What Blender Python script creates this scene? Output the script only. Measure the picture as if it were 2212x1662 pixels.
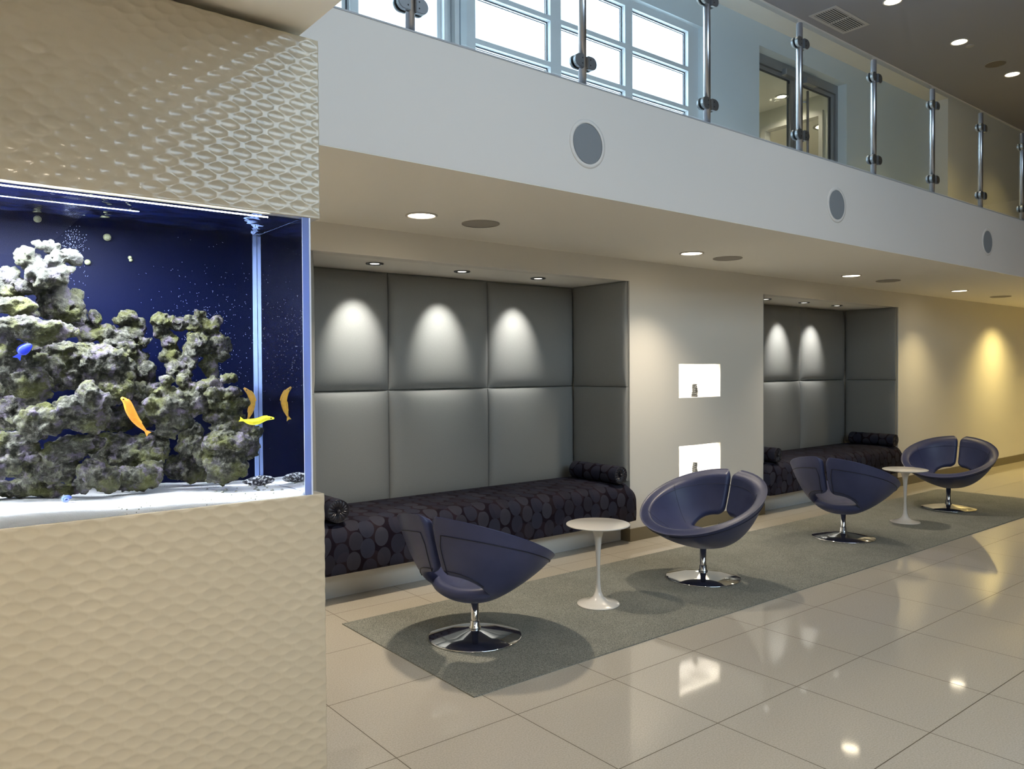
import bpy, bmesh, math, random
from mathutils import Vector, Matrix, noise
PI = math.pi
rnd = random.Random(7)
for o in list(bpy.data.objects): bpy.data.objects.remove(o, do_unlink=True)
scene = bpy.context.scene
C = scene.collection

# ------------------------------------------------------------------ camera
CAM = Vector((-2.1305, -2.6505, 1.5171))
yaw, pitch, roll = math.radians(51.470), math.radians(-1.034), math.radians(-0.338)
fw = Vector((math.cos(pitch)*math.cos(yaw), math.cos(pitch)*math.sin(yaw), math.sin(pitch)))
rt = Vector((math.sin(yaw), -math.cos(yaw), 0)); up = rt.cross(fw)
rt, up = rt*math.cos(roll)+up*math.sin(roll), -rt*math.sin(roll)+up*math.cos(roll)
cam = bpy.data.objects.new('camera', bpy.data.cameras.new('camera')); C.objects.link(cam)
M = Matrix((rt, up, -fw)).transposed().to_4x4(); M.translation = CAM
cam.matrix_world = M
cam.data.sensor_width = 36; cam.data.sensor_fit = 'HORIZONTAL'
cam.data.lens = 36*1678.8/2212; cam.data.clip_start = 0.05; cam.data.clip_end = 200
scene.camera = cam

# ------------------------------------------------------------------ world, exposure
vs = scene.view_settings
vs.view_transform = 'Standard'; vs.look = 'None'; vs.gamma = 1; vs.use_curve_mapping = False
vs.exposure = 1.10
w = bpy.data.worlds.new('daylight'); scene.world = w; w.use_nodes = True
w.node_tree.nodes['Background'].inputs[0].default_value = (0.64, 0.83, 1.0, 1)
w.node_tree.nodes['Background'].inputs[1].default_value = 3.9

def area(name, loc, rot, sx, sy, power, col, portal=False, spread=None):
    l = bpy.data.lights.new(name, 'AREA'); l.shape = 'RECTANGLE'; l.size = sx; l.size_y = sy
    l.energy = power; l.color = col
    if spread: l.spread = math.radians(spread)
    if portal: l.cycles.is_portal = True
    o = bpy.data.objects.new(name, l); C.objects.link(o); o.location = loc; o.rotation_euler = rot
    return o
def spot(name, loc, power, col, deg=110, blend=0.6, rad=0.05, to=None, parent=None):
    l = bpy.data.lights.new(name, 'SPOT'); l.energy = power; l.color = col
    l.spot_size = math.radians(deg); l.spot_blend = blend; l.shadow_soft_size = rad
    o = bpy.data.objects.new(name, l); C.objects.link(o); o.location = loc
    if to: o.rotation_euler = (Vector(to)-Vector(loc)).to_track_quat('-Z', 'Y').to_euler()
    return o
WARM = (1.0, 0.86, 0.67); NEUT = (1.0, 0.93, 0.82); YEL = (1.0, 0.77, 0.28)
P_ALC, P_ATR, P_NICHE = 27, 18, 1.7
# daylight through the windows of the hall (portals only guide the sky light)
area('window_daylight', (3.1, 2.85, 4.2), (-PI/2, 0, 0), 3.2, 2.2, 1, (1, 1, 1), True)
area('hall_window_daylight', (0.5, -6.05, 4.0), (PI/2, 0, 0), 4.6, 1.8, 1, (1, 1, 1), True)
LY = 1.486
BAL = [(-2.2, WARM, 80), (0.453, WARM, 70), (3.081, WARM, 52), (5.683, WARM, 46), (8.338, (1.0, .80, .42), 38), (10.96, YEL, 80), (13.6, YEL, 105), (16.2, YEL, 105)]
for i, (x, c, pw) in enumerate(BAL):
    spot('balcony_spot', (x, LY, 2.470), pw, c, 108 if x < 10 else 125, 0.95, 0.05)
for x in (0.6, 1.366, 2.148, 5.47, 6.25, 6.99):
    spot('alcove_spot', (x, 2.36, 2.270), P_ALC, (1.0, 0.98, 0.93), 54, 1.0, 0.02, (x+0.03, 2.36+0.574, 2.270-0.82))
for x in (-2.1, -0.4, 1.35, 3.05, 4.76, 6.469, 8.188, 9.896, 11.6):
    spot('atrium_spot', (x, 1.44, 5.505), P_ATR if x < 5 else P_ATR*1.9, WARM if x < 8 else YEL, 95, 0.9, 0.07)
# unseen lamps added to brighten the open floor on the camera's side
for x in (-3.0, 0.0, 3.0, 6.0, 9.0, 12.0):
    spot('hall_fill_spot', (x, -1.7, 5.505), 66 if x < 5 else 52, NEUT if x < 5 else WARM if x < 11 else YEL, 100, 0.9, 0.09)
for x, y in ((-1.95, -1.75), (-3.3, -1.75), (-1.95, -3.6), (-3.3, -3.6)):   # lamps in the dropped soffit over the viewer
    spot('soffit_spot', (x, y, 2.470), 29, WARM, 150, 0.7, 0.05)
for zz in (1.545, 0.774):
    area('niche_light', (3.92, 2.075, zz), (math.radians(58), 0, 0), 0.56, 0.03, P_NICHE, (1.0, 0.95, 0.87))

# ------------------------------------------------------------------ materials
def nd(nt, t, **k):
    n = nt.nodes.new(t)
    for a, v in k.items(): setattr(n, a, v)
    return n
def pm(name, col, rough=0.5, metal=0.0, spec=0.5, coat=0.0, noise_amt=0.0, noise_scale=20, bump=0.0, bump_scale=60, emis=None, es=0, bdist=0.01):
    m = bpy.data.materials.new(name); m.use_nodes = True; nt = m.node_tree
    b = nt.nodes['Principled BSDF']
    b.inputs['Base Color'].default_value = (*col, 1); b.inputs['Roughness'].default_value = rough
    b.inputs['Metallic'].default_value = metal; b.inputs['Specular IOR Level'].default_value = spec
    b.inputs['Coat Weight'].default_value = coat; b.inputs['Coat Roughness'].default_value = 0.05
    if emis: b.inputs['Emission Color'].default_value = (*emis, 1); b.inputs['Emission Strength'].default_value = es
    tc = nd(nt, 'ShaderNodeTexCoord')
    if noise_amt:
        n = nd(nt, 'ShaderNodeTexNoise'); n.inputs['Scale'].default_value = noise_scale; n.inputs['Detail'].default_value = 4
        nt.links.new(tc.outputs['Object'], n.inputs['Vector'])
        r = nd(nt, 'ShaderNodeMapRange'); r.inputs['To Min'].default_value = 1-noise_amt; r.inputs['To Max'].default_value = 1+noise_amt
        r.inputs['From Min'].default_value = .3; r.inputs['From Max'].default_value = .7
        nt.links.new(n.outputs['Fac'], r.inputs['Value'])
        mx = nd(nt, 'ShaderNodeVectorMath', operation='SCALE'); mx.inputs[0].default_value = col
        nt.links.new(r.outputs[0], mx.inputs['Scale']); nt.links.new(mx.outputs[0], b.inputs['Base Color'])
    if bump:
        n = nd(nt, 'ShaderNodeTexNoise'); n.inputs['Scale'].default_value = bump_scale; n.inputs['Detail'].default_value = 3
        nt.links.new(tc.outputs['Object'], n.inputs['Vector'])
        bp = nd(nt, 'ShaderNodeBump'); bp.inputs['Strength'].default_value = bump; bp.inputs['Distance'].default_value = bdist
        nt.links.new(n.outputs['Fac'], bp.inputs['Height']); nt.links.new(bp.outputs[0], b.inputs['Normal'])
    return m
def thin_glass(name, tint=(0.93, 0.97, 0.96), ior=1.45, refl=1.0):
    m = bpy.data.materials.new(name); m.use_nodes = True; nt = m.node_tree; nt.nodes.clear()
    out = nd(nt, 'ShaderNodeOutputMaterial'); mx = nd(nt, 'ShaderNodeMixShader'); fr = nd(nt, 'ShaderNodeLayerWeight')
    fr.inputs[0].default_value = 0.5
    pw = nd(nt, 'ShaderNodeMath', operation='POWER'); pw.inputs[1].default_value = 5
    nt.links.new(fr.outputs['Facing'], pw.inputs[0])
    mm = nd(nt, 'ShaderNodeMath', operation='MULTIPLY_ADD'); mm.inputs[1].default_value = 0.9*refl; mm.inputs[2].default_value = 0.025*refl
    nt.links.new(pw.outputs[0], mm.inputs[0])
    t = nd(nt, 'ShaderNodeBsdfTransparent'); t.inputs[0].default_value = (*tint, 1)
    g = nd(nt, 'ShaderNodeBsdfGlossy'); g.inputs['Roughness'].default_value = 0.0
    nt.links.new(mm.outputs[0], mx.inputs[0]); nt.links.new(t.outputs[0], mx.inputs[1]); nt.links.new(g.outputs[0], mx.inputs[2])
    nt.links.new(mx.outputs[0], out.inputs[0]); return m
def emit(name, col, s):
    m = bpy.data.materials.new(name); m.use_nodes = True; nt = m.node_tree; nt.nodes.clear()
    out = nd(nt, 'ShaderNodeOutputMaterial'); e = nd(nt, 'ShaderNodeEmission')
    e.inputs[0].default_value = (*col, 1); e.inputs[1].default_value = s
    nt.links.new(e.outputs[0], out.inputs[0]); return m

M_WALL = pm('painted plaster', (0.82, 0.785, 0.71), 0.6, spec=0.25, bump=0.03, bump_scale=180)
M_CEIL = pm('ceiling paint', (0.92, 0.89, 0.81), 0.75, spec=0.2)
M_FASC = pm('white fascia paint', (0.83, 0.775, 0.72), 0.6, spec=0.25)
M_BASE = pm('taupe skirting', (0.20, 0.165, 0.10), 0.5)
M_PLINTH = pm('bench plinth paint', (0.80, 0.78, 0.72), 0.45)
M_CHROME = pm('polished chrome', (0.78, 0.78, 0.78), 0.06, 1.0)
M_STEEL = pm('brushed steel', (0.50, 0.50, 0.52), 0.28, 1.0)
M_STEELD = pm('satin steel clamp', (0.36, 0.37, 0.38), 0.38, 1.0)
M_SCREW = pm('dark screw hole', (0.03, 0.03, 0.03), 0.5)
M_WHITE = pm('white lacquer', (0.76, 0.72, 0.66), 0.22, coat=0.4)
M_LEATHER = pm('indigo leather', (0.047, 0.056, 0.132), 0.40, spec=0.45, bump=0.12, bump_scale=260, noise_amt=0.08, noise_scale=9, bdist=0.002)
M_PIPE = pm('dark piping', (0.012, 0.012, 0.028), 0.5)
M_PAD = pm('grey padded fabric', (0.275, 0.275, 0.260), 0.55, spec=0.45, noise_amt=0.06, noise_scale=240, bump=0.25, bump_scale=420, bdist=0.002)
M_RIM = pm('lamp trim', (0.62, 0.58, 0.52), 0.4)
M_DARKCHR = pm('dark chrome trim', (0.22, 0.22, 0.22), 0.2, 1.0)
M_BULB = emit('lamp diffuser warm', (1.0, 0.86, 0.62), 6.0)
M_BULBA = emit('lamp diffuser white', (1.0, 0.95, 0.86), 1.3)
M_SPKR = pm('ceiling speaker grille', (0.40, 0.37, 0.32), 0.8, bump=0.3, bump_scale=700)
M_SPKF = pm('grey speaker mesh', (0.27, 0.285, 0.30), 0.8, bump=0.3, bump_scale=700)
M_GLASS = thin_glass('railing glass', (0.92, 0.95, 0.95), 1.45, 1.0)
M_WGLASS = thin_glass('window glass', (0.95, 0.97, 1.0), 1.3, 0.6)
M_FRAME = pm('window frame paint', (0.66, 0.69, 0.72), 0.45)
M_GASKET = pm('dark gasket', (0.03, 0.035, 0.05), 0.6)
M_DOORF = pm('aluminium door frame', (0.33, 0.34, 0.36), 0.35, 0.6)
M_SLOT = pm('vent shadow', (0.02, 0.02, 0.02), 0.9)
M_VENT = pm('vent paint', (0.42, 0.40, 0.40), 0.6)

def mat_floor():
    m = bpy.data.materials.new('polished beige tile'); m.use_nodes = True; nt = m.node_tree; L = nt.links.new
    b = nt.nodes['Principled BSDF']; tc = nd(nt, 'ShaderNodeTexCoord')
    sep = nd(nt, 'ShaderNodeSeparateXYZ'); L(tc.outputs['Object'], sep.inputs[0])
    def line(o):
        a = nd(nt, 'ShaderNodeMath', operation='DIVIDE'); L(o, a.inputs[0]); a.inputs[1].default_value = 0.61
        f = nd(nt, 'ShaderNodeMath', operation='FRACT'); L(a.outputs[0], f.inputs[0])
        s = nd(nt, 'ShaderNodeMath', operation='SUBTRACT'); L(f.outputs[0], s.inputs[0]); s.inputs[1].default_value = 0.5
        ab = nd(nt, 'ShaderNodeMath', operation='ABSOLUTE'); L(s.outputs[0], ab.inputs[0])
        g = nd(nt, 'ShaderNodeMath', operation='GREATER_THAN'); L(ab.outputs[0], g.inputs[0]); g.inputs[1].default_value = 0.5-0.0034
        return g
    gx, gy = line(sep.outputs[0]), line(sep.outputs[1])
    mx = nd(nt, 'ShaderNodeMath', operation='MAXIMUM'); L(gx.outputs[0], mx.inputs[0]); L(gy.outputs[0], mx.inputs[1])
    n1 = nd(nt, 'ShaderNodeTexNoise'); n1.inputs['Scale'].default_value = 150; n1.inputs['Detail'].default_value = 5; L(tc.outputs['Object'], n1.inputs[0])
    cr = nd(nt, 'ShaderNodeValToRGB'); L(n1.outputs['Fac'], cr.inputs[0])
    e = cr.color_ramp.elements; e[0].position = 0.30; e[0].color = (0.47, 0.42, 0.345, 1); e[1].position = 0.70; e[1].color = (0.61, 0.555, 0.47, 1)
    x = e.new(0.5); x.color = (0.545, 0.495, 0.41, 1)
    mc = nd(nt, 'ShaderNodeMix', data_type='RGBA'); L(mx.outputs[0], mc.inputs[0]); L(cr.outputs[0], mc.inputs[6]); mc.inputs[7].default_value = (0.10, 0.075, 0.04, 1)
    L(mc.outputs[2], b.inputs['Base Color'])
    mr = nd(nt, 'ShaderNodeMix', data_type='FLOAT'); L(mx.outputs[0], mr.inputs[0]); mr.inputs[2].default_value = 0.055; mr.inputs[3].default_value = 0.6
    L(mr.outputs[0], b.inputs['Roughness'])
    b.inputs['Specular IOR Level'].default_value = 0.62
    n2 = nd(nt, 'ShaderNodeTexNoise'); n2.inputs['Scale'].default_value = 3.0; L(tc.outputs['Object'], n2.inputs[0])
    sb = nd(nt, 'ShaderNodeMath', operation='SUBTRACT'); L(n2.outputs['Fac'], sb.inputs[0]); L(mx.outputs[0], sb.inputs[1])
    bp = nd(nt, 'ShaderNodeBump'); bp.inputs['Strength'].default_value = 0.12; bp.inputs['Distance'].default_value = 0.002; L(sb.outputs[0], bp.inputs['Height'])
    L(bp.outputs[0], b.inputs['Normal']); return m
def mat_carpet():
    m = bpy.data.materials.new('grey green carpet'); m.use_nodes = True; nt = m.node_tree; L = nt.links.new
    b = nt.nodes['Principled BSDF']; tc = nd(nt, 'ShaderNodeTexCoord')
    n1 = nd(nt, 'ShaderNodeTexNoise'); n1.inputs['Scale'].default_value = 210; n1.inputs['Detail'].default_value = 3; L(tc.outputs['Object'], n1.inputs[0])
    cr = nd(nt, 'ShaderNodeValToRGB'); L(n1.outputs['Fac'], cr.inputs[0])
    e = cr.color_ramp.elements; e[0].position = 0.36; e[0].color = (0.125, 0.13, 0.115, 1); e[1].position = 0.64; e[1].color = (0.375, 0.37, 0.32, 1)
    n2 = nd(nt, 'ShaderNodeTexNoise'); n2.inputs['Scale'].default_value = 5; n2.inputs['Detail'].default_value = 3; L(tc.outputs['Object'], n2.inputs[0])
    r = nd(nt, 'ShaderNodeMapRange'); r.inputs['To Min'].default_value = 0.82; r.inputs['To Max'].default_value = 1.15; L(n2.outputs['Fac'], r.inputs[0])
    sc = nd(nt, 'ShaderNodeVectorMath', operation='SCALE'); L(cr.outputs[0], sc.inputs[0]); L(r.outputs[0], sc.inputs['Scale'])
    L(sc.outputs[0], b.inputs['Base Color']); b.inputs['Roughness'].default_value = 0.95; b.inputs['Specular IOR Level'].default_value = 0.1
    bp = nd(nt, 'ShaderNodeBump'); bp.inputs['Strength'].default_value = 0.7; bp.inputs['Distance'].default_value = 0.004; L(n1.outputs['Fac'], bp.inputs['Height'])
    L(bp.outputs[0], b.inputs['Normal']); return m
def mat_circles():
    # dark plum weave with overlapping grey discs, mapped by UV in metres
    m = bpy.data.materials.new('plum fabric with discs'); m.use_nodes = True; nt = m.node_tree; L = nt.links.new
    b = nt.nodes['Principled BSDF']; uv = nd(nt, 'ShaderNodeUVMap')
    base = (0.009, 0.005, 0.011, 1); cur = None
    for k, (ox, oy, pu, pv, R, col) in enumerate([(.062, .035, .21, .23, .056, (0.024, 0.014, 0.022, 1)), (.15, .14, .26, .19, .058, (0.022, 0.014, 0.019, 1)), (0, 0, .21, .130, .051, (0.046, 0.047, 0.066, 1)), (.105, .065, .21, .130, .054, (0.034, 0.037, 0.060, 1))]):
        ad = nd(nt, 'ShaderNodeVectorMath', operation='ADD'); L(uv.outputs[0], ad.inputs[0]); ad.inputs[1].default_value = (ox+9.1, oy+9.0, 0)
        dv = nd(nt, 'ShaderNodeVectorMath', operation='DIVIDE'); L(ad.outputs[0], dv.inputs[0]); dv.inputs[1].default_value = (pu, pv, 1)
        fl = nd(nt, 'ShaderNodeVectorMath', operation='FLOOR'); L(dv.outputs[0], fl.inputs[0])
        fr = nd(nt, 'ShaderNodeVectorMath', operation='FRACTION'); L(dv.outputs[0], fr.inputs[0])
        wn = nd(nt, 'ShaderNodeTexWhiteNoise'); wn.noise_dimensions = '3D'; L(fl.outputs[0], wn.inputs['Vector'])
        sb = nd(nt, 'ShaderNodeVectorMath', operation='SUBTRACT'); L(fr.outputs[0], sb.inputs[0]); sb.inputs[1].default_value = (.5, .5, 0)
        ml = nd(nt, 'ShaderNodeVectorMath', operation='MULTIPLY'); L(sb.outputs[0], ml.inputs[0]); ml.inputs[1].default_value = (pu, pv*0.80, 0)
        jt = nd(nt, 'ShaderNodeVectorMath', operation='SUBTRACT'); L(wn.outputs['Color'], jt.inputs[0]); jt.inputs[1].default_value = (.5, .5, .5)
        js = nd(nt, 'ShaderNodeVectorMath', operation='MULTIPLY'); L(jt.outputs[0], js.inputs[0]); js.inputs[1].default_value = (.035, .018, 0)
        aj = nd(nt, 'ShaderNodeVectorMath', operation='ADD'); L(ml.outputs[0], aj.inputs[0]); L(js.outputs[0], aj.inputs[1])
        ln = nd(nt, 'ShaderNodeVectorMath', operation='LENGTH'); L(aj.outputs[0], ln.inputs[0])
        lt = nd(nt, 'ShaderNodeMath', operation='LESS_THAN'); L(ln.outputs['Value'], lt.inputs[0]); lt.inputs[1].default_value = R
        vr = nd(nt, 'ShaderNodeMapRange'); L(wn.outputs['Value'], vr.inputs[0]); vr.inputs['To Min'].default_value = .45; vr.inputs['To Max'].default_value = 1.0
        fm = nd(nt, 'ShaderNodeMath', operation='MULTIPLY'); L(lt.outputs[0], fm.inputs[0]); L(vr.outputs[0], fm.inputs[1])
        f2 = nd(nt, 'ShaderNodeMath', operation='MULTIPLY'); L(fm.outputs[0], f2.inputs[0]); f2.inputs[1].default_value = 0.85
        mx = nd(nt, 'ShaderNodeMix', data_type='RGBA'); L(f2.outputs[0], mx.inputs[0])
        if cur is None: mx.inputs[6].default_value = base
        else: L(cur, mx.inputs[6])
        mx.inputs[7].default_value = col; cur = mx.outputs[2]
    L(cur, b.inputs['Base Color']); b.inputs['Roughness'].default_value = 0.75; b.inputs['Specular IOR Level'].default_value = 0.12
    b.inputs['Sheen Weight'].default_value = 0.0
    return m
M_FLOOR, M_CARPET, M_DISC = mat_floor(), mat_carpet(), mat_circles()
M_PLEAT = pm('pleated dark satin', (0.020, 0.018, 0.026), 0.35)
M_PANEL = pm('glossy cream relief panel', (0.56, 0.495, 0.375), 0.17, spec=0.42, coat=0.12)

# ------------------------------------------------------------------ mesh helpers
def fin(bm, name, mat, parent=None, smooth=False, label=None, cat=None, group=None, kind=None, loc=None):
    me = bpy.data.meshes.new(name); bmesh.ops.recalc_face_normals(bm, faces=bm.faces); bm.to_mesh(me); bm.free()
    for mm in (mat if isinstance(mat, (list, tuple)) else [mat]): me.materials.append(mm)
    if smooth:
        for p in me.polygons: p.use_smooth = True
    o = bpy.data.objects.new(name, me); C.objects.link(o)
    if parent: o.parent = parent
    if loc: o.location = loc
    return tag(o, label, cat, group, kind)
def tag(o, label=None, cat=None, group=None, kind=None):
    if label: o['label'] = label
    if cat: o['category'] = cat
    if group: o['group'] = group
    if kind: o['kind'] = kind
    return o
def thing(name, label, cat, loc=(0, 0, 0), rz=0, group=None):
    o = bpy.data.objects.new(name, None); C.objects.link(o); o.location = loc; o.rotation_euler = (0, 0, rz)
    o.empty_display_size = 0.1
    return tag(o, label, cat, group)
def dup(o, parent=None):
    c = o.copy(); C.objects.link(c)
    if parent: c.parent = parent
    for ch in list(o.children): dup(ch, c)
    return c
def box(bm, x0, x1, y0, y1, z0, z1, mi=0):
    vs_ = [bm.verts.new(p) for p in ((x0,y0,z0),(x1,y0,z0),(x1,y1,z0),(x0,y1,z0),(x0,y0,z1),(x1,y0,z1),(x1,y1,z1),(x0,y1,z1))]
    for f in ((0,3,2,1),(4,5,6,7),(0,1,5,4),(1,2,6,5),(2,3,7,6),(3,0,4,7)):
        bm.faces.new([vs_[i] for i in f]).material_index = mi
def bbox(x0, x1, y0, y1, z0, z1, bev=0, seg=2):
    bm = bmesh.new(); box(bm, x0, x1, y0, y1, z0, z1)
    if bev: bmesh.ops.bevel(bm, geom=bm.edges[:], offset=bev, segments=seg, affect='EDGES', profile=0.5)
    return bm
def lathe(prof, n=48, bm=None, ctr=(0, 0, 0), axis='z', mi=0):
    bm = bm or bmesh.new(); rings = []
    for r, z in prof:
        ring = []
        if r < 1e-6:
            p = (0, 0, z); ring = [p]
        else: ring = [(r*math.cos(2*PI*i/n), r*math.sin(2*PI*i/n), z) for i in range(n)]
        out = []
        for p in ring:
            if axis == 'y': p = (p[0], p[2], p[1])
            elif axis == 'x': p = (p[2], p[0], p[1])
            out.append(bm.verts.new((p[0]+ctr[0], p[1]+ctr[1], p[2]+ctr[2])))
        rings.append(out)
    for a, b in zip(rings, rings[1:]):
        if len(a) == 1 and len(b) == 1: continue
        for i in range(n):
            j = (i+1) % n
            try:
                if len(a) == 1: f = bm.faces.new((a[0], b[i], b[j]))
                elif len(b) == 1: f = bm.faces.new((a[i], a[j], b[0]))
                else: f = bm.faces.new((a[i], a[j], b[j], b[i]))
                f.material_index = mi
            except ValueError: pass
    return bm
def tube(pts, r, n=8, bm=None, closed=False):
    bm = bm or bmesh.new(); pts = [Vector(p) for p in pts]; rings = []; N = len(pts); pu = None
    for i, p in enumerate(pts):
        a = pts[(i-1) % N] if closed or i else p; b = pts[(i+1) % N] if closed or i < N-1 else p
        t = (b-a).normalized() if (b-a).length else Vector((0, 0, 1))
        if pu is None: pu = t.orthogonal().normalized()
        pu = (pu-t*pu.dot(t)).normalized(); v = t.cross(pu)
        rr = r[i] if isinstance(r, (list, tuple)) else r
        rings.append([bm.verts.new(p+(pu*math.cos(2*PI*k/n)+v*math.sin(2*PI*k/n))*rr) for k in range(n)])
    for i in range(N if closed else N-1):
        a, b = rings[i], rings[(i+1) % N]
        for k in range(n): bm.faces.new((a[k], a[(k+1) % n], b[(k+1) % n], b[k]))
    if not closed: bm.faces.new(rings[0][::-1]); bm.faces.new(rings[-1])
    return bm
def subsurf(o, l=1):
    m = o.modifiers.new('smooth', 'SUBSURF'); m.levels = l; m.render_levels = l
def wall_y(y0, y1, x0, x1, z0, z1, holes, bm=None):
    """slab between y0 and y1 with rectangular holes (hx0,hx1,hz0,hz1)"""
    bm = bm or bmesh.new()
    xs = sorted({x0, x1, *[h[0] for h in holes], *[h[1] for h in holes]}); zs = sorted({z0, z1, *[h[2] for h in holes], *[h[3] for h in holes]})
    xs = [x for x in xs if x0 <= x <= x1]; zs = [z for z in zs if z0 <= z <= z1]
    V = {}
    def v(x, y, z):
        k = (x, y, z)
        if k not in V: V[k] = bm.verts.new(k)
        return V[k]
    def solid(i, j):
        if i < 0 or j < 0 or i >= len(xs)-1 or j >= len(zs)-1: return False
        cx, cz = (xs[i]+xs[i+1])/2, (zs[j]+zs[j+1])/2
        return not any(h[0] < cx < h[1] and h[2] < cz < h[3] for h in holes)
    for i in range(len(xs)-1):
        for j in range(len(zs)-1):
            if not solid(i, j): continue
            a, b, c, d = xs[i], xs[i+1], zs[j], zs[j+1]
            for y in (y0, y1): bm.faces.new((v(a,y,c), v(b,y,c), v(b,y,d), v(a,y,d)))
            if not solid(i-1, j): bm.faces.new((v(a,y0,c), v(a,y1,c), v(a,y1,d), v(a,y0,d)))
            if not solid(i+1, j): bm.faces.new((v(b,y0,c), v(b,y1,c), v(b,y1,d), v(b,y0,d)))
            if not solid(i, j-1): bm.faces.new((v(a,y0,c), v(b,y0,c), v(b,y1,c), v(a,y1,c)))
            if not solid(i, j+1): bm.faces.new((v(a,y0,d), v(b,y0,d), v(b,y1,d), v(a,y1,d)))
    return bm
S = dict(kind='structure')

# ------------------------------------------------------------------ shell
X0, X1, YR = -4.6, 19.0, -6.0
YW, YB = 2.051, 0.465            # alcove wall plane, balcony fascia plane
ZS, ZF, ZA = 2.485, 3.085, 5.527 # balcony soffit, top of fascia, hall ceiling
A1, A2 = (-0.04, 2.937), (4.96, 7.93); ZT = 2.297
N1, N2 = (3.605, 4.233, 1.25, 1.568), (3.605, 4.233, 0.475, 0.797)
fin(bbox(X0, X1, YR-.2, 7.5, -0.2, 0), 'floor', M_FLOOR, label='polished beige large format tile floor', **S)
fin(wall_y(YW, YW+.12, X0, X1, 0, ZS+.1, [(A1[0], A1[1], -1, ZT), (A2[0], A2[1], -1, ZT), N1, N2]), 'wall_back', M_WALL, label='cream wall with two seating alcoves and two lit niches', **S)
bm = bmesh.new()
for a in (A1, A2):
    box(bm, a[0]-.1, a[0], YW+.12, 2.95, 0, ZT+.1); box(bm, a[1], a[1]+.1, YW+.12, 2.95, 0, ZT+.1)
    box(bm, a[0], a[1], 2.80, 2.95, 0, ZT+.1)
fin(bm, 'wall_alcove', M_WALL, label='side and back walls of the two seating alcoves', **S)
bm = bmesh.new()
for a in (A1, A2): box(bm, a[0], a[1], YW+.12, 2.80, ZT, ZT+.1)
fin(bm, 'ceiling.001', M_CEIL, label='low soffits of the two seating alcoves', **S)
bm = bmesh.new()
for n in (N1, N2):
    box(bm, n[0]-.02, n[0], YW+.12, 2.36, n[2]-.02, n[3]+.02); box(bm, n[1], n[1]+.02, YW+.12, 2.36, n[2]-.02, n[3]+.02)
    box(bm, n[0], n[1], YW+.12, 2.36, n[2]-.02, n[2]); box(bm, n[0], n[1], YW+.12, 2.36, n[3], n[3]+.02)
    box(bm, n[0], n[1], 2.34, 2.36, n[2], n[3])
fin(bm, 'wall_niche', pm('niche white', (0.8, 0.78, 0.74), 0.6), label='white linings of the two display niches', **S)
# balcony slab and fascia
fin(bbox(X0, X1, YB, YB+.22, ZS+.004, ZF), 'wall_fascia', M_FASC, label='white balcony fascia', **S)
fin(bbox(X0, X1, YB+.0015, 7.5, ZS, 2.95), 'ceiling.002', M_CEIL, label='balcony slab whose underside is the lobby ceiling', **S)
# upper wall, window recess x 1.56..4.60, glazed screen x .2..1.56, door recess
ZSO = 5.452
WIN = (1.56, 4.60, 3.0, 5.125); SCR = (-1.2, 1.5, 3.0, 5.125); DR = (5.628, 7.56, 2.95, 5.197)
YU = 2.545; XC = 10.08
fin(wall_y(YU, YU+.16, X0, 9.98, 2.95, ZSO+.1, [WIN, SCR, DR]), 'wall_upper', pm('daylight tinted wall', (.66, .73, .78), .6, spec=.2), label='upper floor wall with windows and glass door', **S)  # blue cast of the window daylight is put into this wall colour
bm = bmesh.new(); box(bm, 9.98, X1, 2.3, 2.8, 2.95, ZA+.02); box(bm, X0, 9.98, 2.3, YU+.3, ZSO, ZA+.02)
fin(bm, 'wall_upper_return', M_FASC, label='projecting upper wall and bulkhead', **S)
fin(bbox(X0, X1, YR-.2, 2.4, ZA, ZA+.2), 'ceiling', pm('hall ceiling paint', (0.27, 0.265, 0.29), 0.8, spec=0.2), label='high hall ceiling', **S)
HW = [(-1.8, 2.8, 3.1, 4.9)]
fin(wall_y(YR-.2, YR, X0, X1, 0, ZA, HW), 'wall_front', pm('dark hall wall', (.22, .20, .18), .6), label='hall wall with high windows behind the viewer', **S)
fin(bbox(X0-.2, X0, YR-.2, 7.5, 0, 5.8), 'wall_left', M_WALL, label='left end wall', **S)
fin(bbox(X1, X1+.2, YR-.2, 7.5, 0, 5.8), 'wall_right', M_WALL, label='right end wall', **S)
# pier that holds the aquarium, soffit over it
PF = -0.52
fin(bbox(X0, -1.2, PF+.02, 0.30, 0, 1.150), 'wall_pier', M_CEIL, label='beige pier below the aquarium', **S)
fin(bbox(X0, -1.2, PF+.02, 0.30, 1.966, ZS), 'wall_pier.001', M_CEIL, label='beige pier above the aquarium', **S)
fin(bbox(X0, -1.2, 0.02, 0.30, 1.15, 1.966), 'wall_pier.002', M_CEIL, label='beige wall behind the aquarium', **S)
fin(bbox(X0, -1.2, YR, 0.30, ZS, ZS+.5), 'ceiling.003', M_CEIL, label='beige dropped soffit over the aquarium', **S)
fin(bbox(X0, -1.2, 0.30, YB, ZS, ZS+.5), 'ceiling.004', M_CEIL, label='soffit strip between pier and balcony', **S)
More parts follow.
